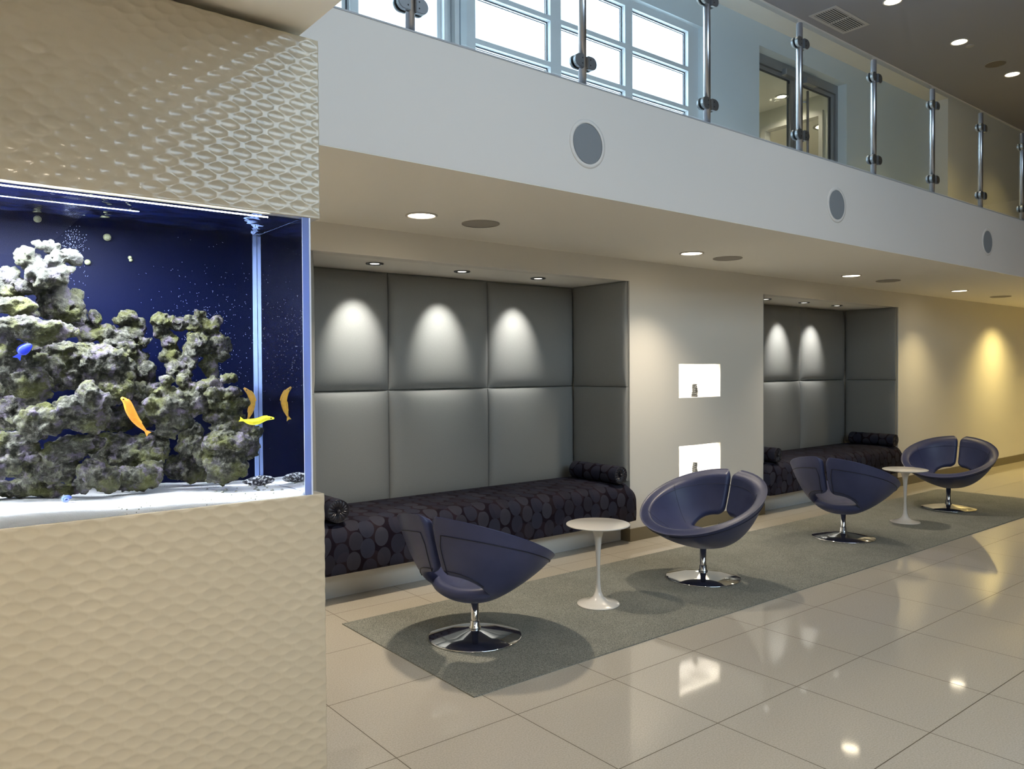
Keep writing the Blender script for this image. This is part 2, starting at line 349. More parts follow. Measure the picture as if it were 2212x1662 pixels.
# baseboards
bm = bmesh.new()
for a, b in ((X0, A1[0]), (A1[1], A2[0]), (A2[1], X1)): box(bm, a, b, YW-.012, YW, 0, 0.112)
box(bm, A1[1]-.012, A1[1], YW-.012, 2.15, 0, .112); box(bm, A2[1]-.012, A2[1], YW-.012, 2.15, 0, .112)
box(bm, A1[0], A1[0]+.012, YW-.012, 2.15, 0, .112); box(bm, A2[0], A2[0]+.012, YW-.012, 2.15, 0, .112)
fin(bm, 'baseboard_back', M_BASE, label='taupe baseboard along the cream wall', **S)
bm = bmesh.new(); box(bm, X0, X1, YB-.004, YB+.24, ZF, ZF+.008)
fin(bm, 'trim_1', pm('grey capping', (0.45, 0.46, 0.48), 0.4), label='thin grey capping on the balcony edge', **S)
ROCKS = [
 ('pale knobbly coral rock topping the pile at the left',
  [(-1.883, -0.35, 1.803, 0.0135, 0.0135, 0.0135), (-1.843, -0.356, 1.835, 0.0109, 0.0119, 0.0129), (-1.818, -0.332, 1.837, 0.0141, 0.0151, 0.0161), (-1.855, -0.344, 1.792, 0.0197, 0.0197, 0.0197), (-1.801, -0.368, 1.829, 0.0092, 0.0097, 0.0102), (-1.78, -0.338, 1.828, 0.0144, 0.0129, 0.0113), (-1.778, -0.356, 1.809, 0.0206, 0.0165, 0.0124), (-1.811, -0.368, 1.807, 0.0202, 0.0192, 0.0182), (-1.842, -0.362, 1.755, 0.0297, 0.0288, 0.0278), (-1.809, -0.362, 1.761, 0.0243, 0.0233, 0.0223), (-1.792, -0.356, 1.778, 0.0205, 0.0154, 0.0102), (-1.867, -0.344, 1.732, 0.0254, 0.0225, 0.0195), (-1.861, -0.362, 1.816, 0.0078, 0.0083, 0.0088), (-1.874, -0.332, 1.82, 0.0068, 0.0087, 0.0107)]),
 ('lit rock knob at the left edge of the tank beside the top coral rock',
  [(-1.913, -0.33, 1.747, 0.0248, 0.021, 0.0171), (-1.919, -0.33, 1.722, 0.0304, 0.0266, 0.0228), (-1.896, -0.342, 1.759, 0.0125, 0.0111, 0.0096), (-1.942, -0.318, 1.733, 0.028, 0.028, 0.028)]),
 ('dark rugged rock just under the pale top coral rock',
  [(-1.797, -0.306, 1.703, 0.0331, 0.03, 0.0269), (-1.758, -0.294, 1.719, 0.0148, 0.0127, 0.0106), (-1.815, -0.312, 1.686, 0.0225, 0.0205, 0.0184), (-1.761, -0.306, 1.696, 0.0137, 0.0127, 0.0116), (-1.782, -0.3, 1.674, 0.0271, 0.023, 0.0188)]),
 ('thin flat rock ledge at the left edge above the broad slab',
  [(-1.912, -0.378, 1.68, 0.0426, 0.0293, 0.0161), (-1.878, -0.348, 1.672, 0.0213, 0.0174, 0.0135), (-1.954, -0.366, 1.675, 0.0276, 0.023, 0.0184)]),
 ('broad pale topped rock slab over the blue fish',
  [(-1.875, -0.436, 1.629, 0.0532, 0.0356, 0.0181), (-1.813, -0.424, 1.62, 0.0297, 0.0233, 0.0168), (-1.922, -0.418, 1.61, 0.0203, 0.0184, 0.0166), (-1.842, -0.418, 1.612, 0.0389, 0.0272, 0.0155)]),
 ('spiky rock ridge with finger like points behind the pile',
  [(-1.751, -0.238, 1.661, 0.0237, 0.0259, 0.028), (-1.707, -0.262, 1.663, 0.0122, 0.0149, 0.0177), (-1.708, -0.232, 1.638, 0.0199, 0.0188, 0.0177), (-1.723, -0.25, 1.621, 0.0263, 0.0219, 0.0175), (-1.682, -0.256, 1.624, 0.0247, 0.0225, 0.0202), (-1.625, -0.25, 1.671, 0.0197, 0.018, 0.0162), (-1.644, -0.25, 1.663, 0.0138, 0.012, 0.0103), (-1.602, -0.232, 1.646, 0.0188, 0.0194, 0.02), (-1.63, -0.25, 1.618, 0.037, 0.0266, 0.0162), (-1.651, -0.268, 1.585, 0.0412, 0.0332, 0.0252), (-1.599, -0.238, 1.59, 0.0165, 0.0147, 0.013), (-1.584, -0.268, 1.603, 0.0143, 0.0119, 0.0095), (-1.572, -0.268, 1.611, 0.0084, 0.0072, 0.006), (-1.613, -0.238, 1.556, 0.0327, 0.0292, 0.0257)]),
 ('large lumpy rock mass in the middle of the left pile',
  [(-1.836, -0.318, 1.575, 0.0261, 0.0221, 0.018), (-1.792, -0.336, 1.569, 0.0392, 0.032, 0.0247), (-1.751, -0.33, 1.56, 0.0423, 0.0349, 0.0275), (-1.708, -0.348, 1.551, 0.0413, 0.0347, 0.0282), (-1.672, -0.324, 1.524, 0.0399, 0.0366, 0.0333), (-1.777, -0.312, 1.519, 0.052, 0.0427, 0.0333), (-1.834, -0.348, 1.525, 0.0362, 0.0352, 0.0342), (-1.719, -0.312, 1.506, 0.0496, 0.0399, 0.0302), (-1.677, -0.336, 1.542, 0.0155, 0.0155, 0.0155), (-1.682, -0.348, 1.469, 0.0375, 0.0309, 0.0243), (-1.778, -0.312, 1.495, 0.0229, 0.0198, 0.0167)]),
 ('shadowed round rock at the left edge beside the lumpy mass',
  [(-1.91, -0.364, 1.542, 0.0397, 0.0388, 0.0378), (-1.882, -0.382, 1.497, 0.0443, 0.0366, 0.0289), (-1.939, -0.382, 1.503, 0.0371, 0.0348, 0.0325), (-1.853, -0.358, 1.47, 0.0255, 0.0216, 0.0177)]),
 ('pyramid shaped olive green rock in the pile',
  [(-1.753, -0.478, 1.464, 0.0205, 0.0205, 0.0205), (-1.738, -0.472, 1.441, 0.0269, 0.0238, 0.0207), (-1.779, -0.472, 1.433, 0.0342, 0.0272, 0.0201), (-1.799, -0.442, 1.417, 0.0358, 0.0288, 0.0219), (-1.853, -0.46, 1.402, 0.0364, 0.0326, 0.0288), (-1.754, -0.454, 1.403, 0.0409, 0.0317, 0.0225), (-1.717, -0.442, 1.416, 0.0147, 0.0126, 0.0105), (-1.872, -0.454, 1.386, 0.0208, 0.0199, 0.0189)]),
 ('dark rock in shade at the left edge above the sand rocks',
  [(-1.904, -0.252, 1.421, 0.0469, 0.0401, 0.0332), (-1.865, -0.288, 1.402, 0.0301, 0.0271, 0.024)]),
 ('purple tinged rock behind the orange fish',
  [(-1.671, -0.268, 1.404, 0.0382, 0.0281, 0.018), (-1.618, -0.286, 1.407, 0.0348, 0.0278, 0.0209), (-1.618, -0.28, 1.461, 0.0255, 0.0255, 0.0255), (-1.651, -0.262, 1.381, 0.0478, 0.0319, 0.0159), (-1.583, -0.28, 1.396, 0.0189, 0.0201, 0.0213)]),
 ('low mottled rock at the lower left corner',
  [(-1.922, -0.436, 1.352, 0.0314, 0.0249, 0.0185), (-1.891, -0.43, 1.33, 0.034, 0.0259, 0.0179), (-1.869, -0.448, 1.312, 0.0172, 0.0144, 0.0115), (-1.881, -0.418, 1.284, 0.0162, 0.0162, 0.0162), (-1.927, -0.43, 1.3, 0.0368, 0.0304, 0.0239)]),
 ('bright mottled rock block above the small blue shell',
  [(-1.837, -0.436, 1.31, 0.0293, 0.0254, 0.0215), (-1.822, -0.418, 1.284, 0.0395, 0.0326, 0.0257), (-1.795, -0.424, 1.27, 0.0201, 0.0201, 0.0201), (-1.769, -0.43, 1.34, 0.0408, 0.0286, 0.0163), (-1.802, -0.436, 1.325, 0.04, 0.03, 0.02), (-1.735, -0.436, 1.343, 0.0146, 0.0125, 0.0104)]),
 ('rounded three lobed boulder standing on the sand',
  [(-1.74, -0.47, 1.268, 0.0289, 0.0258, 0.0227), (-1.762, -0.464, 1.244, 0.0193, 0.0183, 0.0173), (-1.72, -0.458, 1.239, 0.0209, 0.0188, 0.0167), (-1.731, -0.452, 1.287, 0.0207, 0.0155, 0.0104), (-1.711, -0.458, 1.259, 0.0147, 0.0158, 0.0168)]),
 ('wide low rock between the boulder and the dark gap',
  [(-1.656, -0.304, 1.32, 0.0541, 0.0395, 0.0248), (-1.613, -0.322, 1.298, 0.0532, 0.0428, 0.0324), (-1.701, -0.316, 1.311, 0.022, 0.0242, 0.0263), (-1.578, -0.322, 1.321, 0.0283, 0.0271, 0.026), (-1.664, -0.322, 1.283, 0.0449, 0.0314, 0.018)]),
 ('ragged rock lying on the sand left of the dark gap',
  [(-1.64, -0.402, 1.246, 0.0425, 0.0324, 0.0224), (-1.628, -0.396, 1.227, 0.0361, 0.0248, 0.0135), (-1.593, -0.384, 1.252, 0.0207, 0.0207, 0.0207), (-1.67, -0.39, 1.237, 0.022, 0.0187, 0.0154)]),
 ('flat rubble rock at the foot of the left pile',
  [(-1.895, -0.348, 1.233, 0.0576, 0.0346, 0.0115), (-1.821, -0.372, 1.223, 0.0403, 0.0252, 0.0101), (-1.846, -0.36, 1.243, 0.0297, 0.0218, 0.0139), (-1.951, -0.372, 1.242, 0.037, 0.025, 0.013)]),
 ('tall arch shaped rock bridging over the dark blue gap',
  [(-1.544, -0.28, 1.661, 0.0241, 0.0211, 0.0181), (-1.503, -0.28, 1.657, 0.0247, 0.0198, 0.0148), (-1.465, -0.28, 1.657, 0.0252, 0.0215, 0.0177), (-1.439, -0.274, 1.678, 0.0154, 0.016, 0.0166), (-1.396, -0.28, 1.669, 0.0157, 0.0144, 0.0131), (-1.416, -0.274, 1.65, 0.0259, 0.022, 0.0181), (-1.55, -0.262, 1.632, 0.0181, 0.0187, 0.0193), (-1.525, -0.268, 1.606, 0.0171, 0.0208, 0.0244), (-1.518, -0.262, 1.569, 0.0221, 0.0245, 0.027), (-1.503, -0.28, 1.53, 0.0297, 0.0285, 0.0272), (-1.487, -0.298, 1.508, 0.02, 0.02, 0.02), (-1.471, -0.292, 1.573, 0.0151, 0.0327, 0.0503), (-1.448, -0.292, 1.599, 0.0306, 0.0306, 0.0306), (-1.391, -0.28, 1.6, 0.0289, 0.0276, 0.0263), (-1.386, -0.28, 1.565, 0.0198, 0.0185, 0.0171), (-1.418, -0.274, 1.543, 0.0181, 0.0207, 0.0233), (-1.411, -0.286, 1.515, 0.0195, 0.0189, 0.0182)]),
 ('tall layered rock column beside the yellow fish',
  [(-1.435, -0.392, 1.482, 0.0251, 0.0213, 0.0175), (-1.392, -0.416, 1.501, 0.0218, 0.0167, 0.0116), (-1.417, -0.422, 1.458, 0.0418, 0.0285, 0.0152), (-1.445, -0.422, 1.444, 0.015, 0.0175, 0.02), (-1.398, -0.41, 1.429, 0.0512, 0.0333, 0.0154), (-1.409, -0.392, 1.396, 0.0458, 0.0344, 0.0229), (-1.386, -0.404, 1.36, 0.0542, 0.0374, 0.0206), (-1.333, -0.428, 1.345, 0.0213, 0.0173, 0.0133), (-1.402, -0.428, 1.322, 0.0639, 0.0473, 0.0307), (-1.354, -0.428, 1.299, 0.0289, 0.0276, 0.0263), (-1.407, -0.428, 1.26, 0.0536, 0.0408, 0.0281), (-1.416, -0.41, 1.228, 0.0381, 0.0279, 0.0178), (-1.45, -0.392, 1.293, 0.0299, 0.0324, 0.0348), (-1.375, -0.422, 1.248, 0.026, 0.0221, 0.0182)]),
 ('pale green rounded rock hanging left of the layered column',
  [(-1.558, -0.392, 1.491, 0.0153, 0.0147, 0.0141), (-1.553, -0.374, 1.467, 0.0236, 0.02, 0.0165), (-1.51, -0.398, 1.49, 0.0157, 0.0145, 0.0133), (-1.48, -0.398, 1.475, 0.027, 0.0209, 0.0147), (-1.52, -0.38, 1.438, 0.0456, 0.0384, 0.0312), (-1.572, -0.368, 1.415, 0.0303, 0.0315, 0.0326), (-1.535, -0.368, 1.383, 0.0429, 0.0334, 0.0238), (-1.551, -0.374, 1.358, 0.0236, 0.0189, 0.0142), (-1.475, -0.398, 1.436, 0.0271, 0.0296, 0.032), (-1.598, -0.392, 1.437, 0.0138, 0.0126, 0.0115)]),
 ('dim rock leg supporting the arch behind the layered column',
  [(-1.463, -0.238, 1.303, 0.0308, 0.0359, 0.041), (-1.48, -0.214, 1.244, 0.0432, 0.0381, 0.033), (-1.459, -0.238, 1.343, 0.0257, 0.0282, 0.0308), (-1.443, -0.226, 1.227, 0.0285, 0.0272, 0.0259)]),
 ('small stacked rock knobs left of the hanging green rock',
  [(-1.589, -0.276, 1.524, 0.0201, 0.0189, 0.0177), (-1.586, -0.252, 1.493, 0.0213, 0.0213, 0.0213), (-1.585, -0.258, 1.46, 0.0213, 0.0213, 0.0213), (-1.568, -0.282, 1.466, 0.0167, 0.0179, 0.0191)]),
]
FISH = [
 ('orange', [(-1.684, -0.5, 1.455), (-1.672, -0.5, 1.444), (-1.665, -0.5, 1.421), (-1.653, -0.5, 1.397), (-1.627, -0.5, 1.367)], 0.0139),
 ('orange2', [(-1.298, -0.2, 1.469), (-1.28, -0.2, 1.452), (-1.272, -0.2, 1.427), (-1.276, -0.2, 1.403), (-1.286, -0.2, 1.375)], 0.0142),
 ('yellow', [(-1.38, -0.5, 1.385), (-1.36, -0.5, 1.378), (-1.339, -0.5, 1.378), (-1.315, -0.5, 1.388), (-1.291, -0.5, 1.386)], 0.0117),
 ('blue', [(-1.874, -0.49, 1.585), (-1.881, -0.49, 1.579), (-1.889, -0.49, 1.572), (-1.895, -0.49, 1.566), (-1.898, -0.49, 1.561)], 0.013),
]
SNAILS = [((-1.819, -0.09, 1.933), 0.0097), ((-1.65, -0.09, 1.901), 0.0106), ((-1.7, -0.09, 1.827), 0.0081), ((-1.591, -0.09, 1.849), 0.0055), ((-1.589, -0.09, 1.842), 0.0049)]
SHELL=(-1.809, -0.5, 1.234)
CUC=[(-1.297, -0.2, 1.191), (-1.272, -0.2, 1.197), (-1.24, -0.2, 1.193), (-1.211, -0.2, 1.184), (-1.179, -0.2, 1.174), (-1.17, -0.2, 1.169)]
PEB=[(-1.402, -0.45, 1.187), (-1.21, -0.45, 1.176), (-1.199, -0.45, 1.182), (-1.192, -0.45, 1.177), (-1.488, -0.45, 1.2), (-1.269, -0.45, 1.181)]
# ------------------------------------------------------------------ windows
def window(name, x0, x1, z0, z1, cols, rows, y=2.60, lab=None):
    """cols, rows: list of pane ranges; frame is what is left"""
    t = bpy.data.objects.new(name, None); C.objects.link(t); tag(t, lab, None, None, 'structure')
    holes = [(a, b, c, d) for a, b in cols for c, d in rows]
    fin(wall_y(y, y+.07, x0, x1, z0, z1, holes), 'window_frame', M_FRAME, t)
    bm = bmesh.new()
    for a, b, c, d in holes:
        for o0, q, dy in ((0.0, 0.007, 0.045), (0.018, 0.006, 0.046)):
            A, B, D, E = a+o0, b-o0, c+o0, d-o0
            for (p0, p1, r0, r1) in ((A, A+q, D, E), (B-q, B, D, E), (A, B, D, D+q), (A, B, E-q, E)): box(bm, p0, p1, y+dy, y+dy+.008, r0, r1)
    fin(bm, 'glazing_gasket', M_GASKET, t)
    bm = bmesh.new()
    for a, b, c, d in holes: box(bm, a, b, y+.052, y+.056, c, d)
    fin(bm, 'glass', M_WGLASS, t)
    return t
rows = []
z = 5.055
while z > 3.2: rows.append((max(z-.368, 3.05), z)); z -= .4125
window('window_1', WIN[0], WIN[1], WIN[2], WIN[3], [(1.687, 2.514), (2.642, 3.480), (3.583, 4.434)], rows[::-1], lab='upper window with a grid of wide panes')
bm = bmesh.new()
t = bpy.data.objects.new('window_2', None); C.objects.link(t); tag(t, 'tall glazed screen left of the paned window', None, None, 'structure')
fin(wall_y(2.58, 2.68, SCR[0], SCR[1], 3.0, 5.125, [(.606, 1.295, 3.06, 5.05), (-1.1, .468, 3.06, 5.05)]), 'window_frame', M_FRAME, t)
bm = bmesh.new(); box(bm, .497, .508, 2.570, 2.58, 3.0, 5.125); box(bm, 1.365, 1.372, 2.570, 2.58, 3.0, 5.125)
fin(bm, 'glazing_gasket', M_GASKET, t)
bm = bmesh.new(); box(bm, .606, 1.295, 2.62, 2.63, 3.06, 5.05); box(bm, -1.1, .468, 2.62, 2.63, 3.06, 5.05)
fin(bm, 'glass', M_WGLASS, t)
bm = bmesh.new()
box(bm, 1.33, 1.36, 2.53, 2.60, 3.0, 5.125); box(bm, 1.42, 1.46, 2.51, 2.56, 3.0, 5.125); box(bm, .52, .56, 2.55, 2.6, 3.0, 5.125)
fin(bm, 'mullion', M_FRAME, t)
for i, h in enumerate(HW):
    t = bpy.data.objects.new('window_%d' % (i+3), None); C.objects.link(t); tag(t, 'high hall window', None, None, 'structure')
    n = 3; wd = (h[1]-h[0])/n
    fin(wall_y(YR-.13, YR-.08, h[0], h[1], h[2], h[3], [(h[0]+k*wd+.03, h[0]+(k+1)*wd-.03, h[2]+.05, h[3]-.05) for k in range(n)]), 'window_frame', M_FRAME, t)

# ------------------------------------------------------------------ glass door and the corridor behind it
d = bpy.data.objects.new('door_1', None); C.objects.link(d); tag(d, 'glass double door on the upper floor', None, None, 'structure')
DY = 2.665
bm = bmesh.new()
box(bm, DR[0], DR[1], DY, DY+.1, 5.085, 5.197); box(bm, DR[0], DR[0]+.05, DY, DY+.1, 2.95, 5.085); box(bm, DR[1]-.05, DR[1], DY, DY+.1, 2.95, 5.085)
fin(bm, 'door_frame', M_DOORF, d)
mid = 6.56
for k, (a, b) in enumerate(((DR[0]+.055, mid-.004), (mid+.004, DR[1]-.055))):
    s = .075
    lf = fin(wall_y(DY+.02, DY+.07, a, b, 2.96, 5.078, [(a+s, b-s, 3.2, 5.035)]), 'door_leaf', M_DOORF, d)
    fin(bbox(a+s, b-s, DY+.04, DY+.048, 3.2, 5.035), 'glass', M_GLASS, lf)
    bm = bmesh.new()
    for (p0, p1, r0, r1) in ((a+s, a+s+.008, 3.2, 5.035), (b-s-.008, b-s, 3.2, 5.035), (a+s, b-s, 5.027, 5.035)): box(bm, p0, p1, DY+.03, DY+.052, r0, r1)
    fin(bm, 'glazing_gasket', M_GASKET, lf)
    hx = 6.326 if k == 0 else 6.72
    bm = tube([(hx, DY-.07, 3.3), (hx, DY-.07, 4.93)], .016, 12)
    for zz in (3.45, 4.80): tube([(hx, DY-.07, zz), (hx+(.06 if k == 0 else -.06), DY+.02, zz)], .011, 8, bm)
    fin(bm, 'door_handle', M_STEEL, lf, True)
    cx = mid-.28 if k == 0 else mid+.17
    fin(bbox(cx, cx+.26, DY-.055, DY+.02, 5.045, 5.12, .008), 'door_closer', M_DOORF, lf)
def prism(pts, z0, z1):
    bm = bmesh.new(); a = [bm.verts.new((x, y, z0)) for x, y in pts]; b = [bm.verts.new((x, y, z1)) for x, y in pts]
    bm.faces.new(a[::-1]); bm.faces.new(b)
    for i in range(len(pts)): j = (i+1) % len(pts); bm.faces.new((a[i], a[j], b[j], b[i]))
    return bm
M_COR = pm('corridor paint', (0.78, 0.76, 0.66), .6)
fin(prism([(5.50, 2.80), (5.62, 2.80), (9.72, 6.16), (9.6, 6.20)], 2.95, 5.45), 'wall_corridor', M_COR, label='slanting corridor wall behind the glass door', **S)
bm = bmesh.new(); box(bm, 8.15, 8.25, 2.71, 3.25, 2.95, 5.38); box(bm, 8.15, 8.25, 4.14, 4.80, 2.95, 5.38); box(bm, 8.15, 8.25, 3.25, 4.14, 5.14, 5.38)
fin(bm, 'wall_corridor.001', M_COR, label='corridor wall with an opening', **S)
bm = bmesh.new(); box(bm, 8.12, 8.26, 3.20, 4.20, 5.08, 5.15); box(bm, 8.12, 8.26, 4.12, 4.20, 2.95, 5.08); box(bm, 8.12, 8.26, 3.20, 3.26, 2.95, 5.08)
fin(bm, 'trim_2', M_WHITE, label='white trim around the corridor opening', **S)
fin(bbox(12.4, 12.5, 2.81, 6.2, 2.95, 5.45), 'wall_corridor.002', M_COR, label='far wall of the room behind the corridor', **S)
fin(bbox(9.6, 12.5, 6.1, 6.2, 2.95, 5.45), 'wall_corridor.003', M_COR, label='side wall of the room behind the corridor', **S)
fin(prism([(5.52, 2.72), (12.5, 2.72), (12.5, 6.2), (9.6, 6.2)], 5.38, 5.45), 'ceiling.005', M_CEIL, label='corridor ceiling', **S)
def oval_light(x, y, z, r, pw):
    t = thing('ceiling_light', 'glowing oval ceiling light seen through the upper glass door' if r > .15 else 'round ceiling light in the corridor behind the upper glass door', 'light', (x, y, z))
    fin(lathe([(r*.8, 0), (r, 0), (r, -.01), (r*.8, -.012)], 40), 'trim_ring', M_RIM, t, True)
    fin(lathe([(0, -.004), (r*.8, -.004)], 40), 'diffuser', M_BULB, t)
    spot('corridor_spot', (x, y, z-.03), pw, WARM, 150, .5, .1)
oval_light(7.78, 3.62, 5.38, .09, 14); oval_light(9.55, 3.95, 5.38, .20, 45)

# ------------------------------------------------------------------ ceiling fixtures
def downlight(x, y, z, r, label, group, dark=False):
    t = thing('ceiling_light', label, 'light', (x, y, z), 0, group)
    fin(lathe([(r*.84, 0.0), (r, 0.0), (r, -.006), (r*.93, -.009), (r*.84, -.006), (r*.84, 0)], 40), 'trim_ring', M_DARKCHR if dark else M_RIM, t, True)
    if dark:
        fin(lathe([(r*.5, -.004), (r*.84, -.004)], 40), 'reflector', M_DARKCHR, t)
        fin(lathe([(0, -.005), (r*.52, -.005)], 40), 'diffuser', M_BULBA, t)
    else: fin(lathe([(0, -.004), (r*.84, -.004)], 40), 'diffuser', M_BULB, t)
    return t
lab = ['bright recessed light in the balcony underside nearest the aquarium', 'bright recessed light in the balcony underside above the wall niches', 'bright recessed light in the balcony underside in front of the farther alcove', 'bright recessed light in the balcony underside farthest to the right']
for (x, c, _), l in zip(BAL[1:5], lab): downlight(x, LY, ZS, .1, l, 'recessed lights under the balcony')
lab = ['left of the three small spotlights in the nearer alcove ceiling', 'middle of the three small spotlights in the nearer alcove ceiling', 'right of the three small spotlights in the nearer alcove ceiling', 'left of the three small spotlights in the farther alcove ceiling', 'middle of the three small spotlights in the farther alcove ceiling', 'right of the three small spotlights in the farther alcove ceiling']
for x, l in zip((0.6, 1.366, 2.148, 5.47, 6.25, 6.99), lab): downlight(x, 2.36, ZT, .065, l, 'alcove spotlights', True)
lab = ['glowing recessed light in the high ceiling at the top edge left of the others', 'glowing recessed light in the high ceiling right of the air vent', 'glowing recessed light in the high ceiling nearest the right edge']
for x, l in zip((6.469, 8.188, 9.896), lab): downlight(x, 1.44, ZA, .1, l, 'recessed lights in the high ceiling')
def disc_speaker(x, y, z, r, label, group, axis='z', mat=M_SPKR, rim=None):
    t = thing('ceiling_speaker' if axis == 'z' else 'wall_speaker', label, 'speaker', (x, y, z), 0, group)
    s = -1
    pr = [(r*.96, 0), (r, 0), (r, s*.005), (r*.96, s*.007)]
    if rim: pr = [(r, 0), (rim, 0), (rim, s*.003), (r*1.02, s*.006), (r, s*.004)]
    fin(lathe(pr, 56, axis=axis), 'trim_ring', M_FASC if axis == 'y' else M_SPKR, t, True)
    fin(lathe([(0, s*.006), (r*.98, s*.004)], 56, axis=axis), 'grille', mat, t, True)
for x, l in zip((.908, 3.572, 6.481, 9.661), ('round flush speaker beside the balcony light nearest the aquarium', 'round flush speaker beside the balcony light above the niches', 'round flush speaker beside the balcony light near the farther alcove', 'round flush speaker at the far right end of the balcony underside')):
    disc_speaker(x, LY, ZS, .125, l, 'speakers under the balcony')
disc_speaker(9.314, 1.44, ZA, .125, 'dark round speaker in the high ceiling between two lights', None, mat=pm('dark ceiling grille', (.16, .13, .10), .8))
for x, l in zip((.894, 3.532, 6.407), ('large grey round speaker on the balcony fascia, nearest', 'grey round speaker in the middle of the balcony fascia', 'grey round speaker on the balcony fascia near the right edge')):
    disc_speaker(x, YB, 2.768, .112, l, 'speakers on the balcony fascia', 'y', M_SPKF, .135)
tag(fin(lathe([(0, -.012), (.03, -.012), (.05, -.006), (.052, 0)], 32), 'smoke_detector', pm('detector cover', (.36, .33, .31), .6), smooth=True, loc=(8.42, 1.41, ZA)), 'small flat detector cap beside the high ceiling light', 'detector')
t = thing('air_vent', 'square slatted air vent in the high ceiling', 'vent', (6.45, 2.035, ZA))
fin(wall_y(0, .006, -.38, .38, -.165, .165, [(-.335, -.012, -.125, .125), (.012, .335, -.125, .125)]), 'frame', M_VENT, t).rotation_euler = (-PI/2, 0, 0)
fin(bbox(-.34, .34, -.13, .13, -.0015, 0), 'backing', M_SLOT, t)
for k in range(9):
    y = -.112+k*.028
    bm = bmesh.new(); box(bm, -.335, -.012, y-.006, y+.006, -.006, -.002); box(bm, .012, .335, y-.006, y+.006, -.006, -.002)
    fin(bm, 'slat', M_VENT, t)

# ------------------------------------------------------------------ railing
rail = thing('glass_railing', 'glass balcony railing with steel posts and round clamps', 'railing', (0, .5, ZF))
GY = 0.0
def clamp_bm(sx, z):
    bm = bmesh.new(); h = .036
    for (y0, y1) in ((-.034, -.010), (.004, .022)):
        ring0, ring1 = [], []
        pts = [(0.014, -h), (.048, -h)]+[(.048+.034*math.sin(a), -h*math.cos(a)) for a in [PI*k/10 for k in range(1, 10)]]+[(.048, h), (.014, h)]
        for px, pz in pts: ring0.append(bm.verts.new((sx*px, y0, z+pz))); ring1.append(bm.verts.new((sx*px, y1, z+pz)))
        bm.faces.new(ring0); bm.faces.new(ring1[::-1])
        for i in range(len(pts)): j = (i+1) % len(pts); bm.faces.new((ring0[i], ring0[j], ring1[j], ring1[i]))
    bmesh.ops.recalc_face_normals(bm, faces=bm.faces)
    bmesh.ops.bevel(bm, geom=[e for e in bm.edges if e.calc_face_angle(0) > 1.2], offset=.003, segments=2, affect='EDGES')
    return bm
px = [-2.4, -1.31, -.217, .891, 1.996, 3.075, 4.172, 5.247, 6.322, 7.412, 8.5, 9.6]
first = None
for x in px:
    if first is None:
        p = fin(lathe([(0, 0.008), (.023, .008), (.023, .945), (.020, .950), (0, .950)], 28), 'post', M_STEEL, rail, True)
        for sx in (-1, 1):
            for zz in (.135, .80):
                c = fin(clamp_bm(sx, zz), 'clamp', M_STEELD, p)
                bm = bmesh.new()
                for dz in (-.015, .015): lathe([(0, -.0352), (.004, -.0352)], 12, bm, (sx*.030, 0, zz+dz), 'y')
                if True:
                    me = bpy.data.meshes.new('s'); bm.to_mesh(me); bm.free()
                    b2 = bmesh.new(); b2.from_mesh(c.data); nf = len(b2.faces); b2.from_mesh(me)
                    b2.faces.ensure_lookup_table()
                    for f in b2.faces[nf:]: f.material_index = 1
                    b2.to_mesh(c.data); b2.free(); c.data.materials.append(M_SCREW)
        first = p
    else: p = dup(first, rail)
    p.location = (x, 0, 0)
for a, b in zip(px, px[1:]):
    fin(bbox(a+.035, b-.035, -.008, .003, .03, .965), 'glass_panel', M_GLASS, rail)

# ------------------------------------------------------------------ padded alcove walls
def pad(w, h, d0=.018, bulge=.062, n=36):
    bm = bmesh.new(); G = []
    def ease(i): u = -1+2*i/n; return math.copysign(1-(1-abs(u))**1.7, u)
    for j in range(n+1):
        row = []
        for i in range(n+1):
            u, v = ease(i), ease(j)
            g = max(0, 1-abs(u)**9)**.6*max(0, 1-abs(v)**7)**.72
            row.append(bm.verts.new((u*(w/2-.002), -(d0+bulge*g), v*(h/2-.002))))
        G.append(row)
    for j in range(n):
        for i in range(n): bm.faces.new((G[j][i], G[j][i+1], G[j+1][i+1], G[j+1][i]))
    loop = [G[0][i] for i in range(n+1)]+[G[j][n] for j in range(1, n+1)]+[G[n][i] for i in range(n-1, -1, -1)]+[G[j][0] for j in range(n-1, 0, -1)]
    back = [bm.verts.new((p.co.x, 0, p.co.z)) for p in loop]
    for i in range(len(loop)): j = (i+1) % len(loop); bm.faces.new((loop[i], loop[j], back[j], back[i]))
    bm.faces.new(back); return bm
ROWS = (('lower', .534, 1.366), ('upper', 1.366, 2.296))
def alcove_pads(xs, xr, xl, which):
    nm = {0: 'left', 1: 'middle', 2: 'right'}
    for r, z0, z1 in ROWS:
        for k in range(3):
            zb_ = .44 if r == 'lower' else z0
            o = fin(pad(xs[k+1]-xs[k], z1-zb_), 'padded_panel', M_PAD, None, True, loc=((xs[k]+xs[k+1])/2, 2.798, (zb_+z1)/2))
            tag(o, 'grey fabric %s %s padded panel on the back of the %s alcove' % (r, nm[k], which), 'wall panel', 'padded panels of the %s alcove' % which)
        for s, x in (('right', xr), ('left', xl)):
            o = fin(pad(2.74-YW-.012, z1-z0, .03, .03), 'padded_panel', M_PAD, None, True, loc=(x, (2.74+YW+.012)/2, (z0+z1)/2))
            o.rotation_euler = (0, 0, PI/2 if s == 'left' else -PI/2)
            tag(o, 'grey fabric %s padded panel on the %s side of the %s alcove' % (r, s, which), 'wall panel', 'padded panels of the %s alcove' % which)
alcove_pads((-.035, .94, 1.92, 2.935), A1[1]-.001, A1[0]+.001, 'nearer')
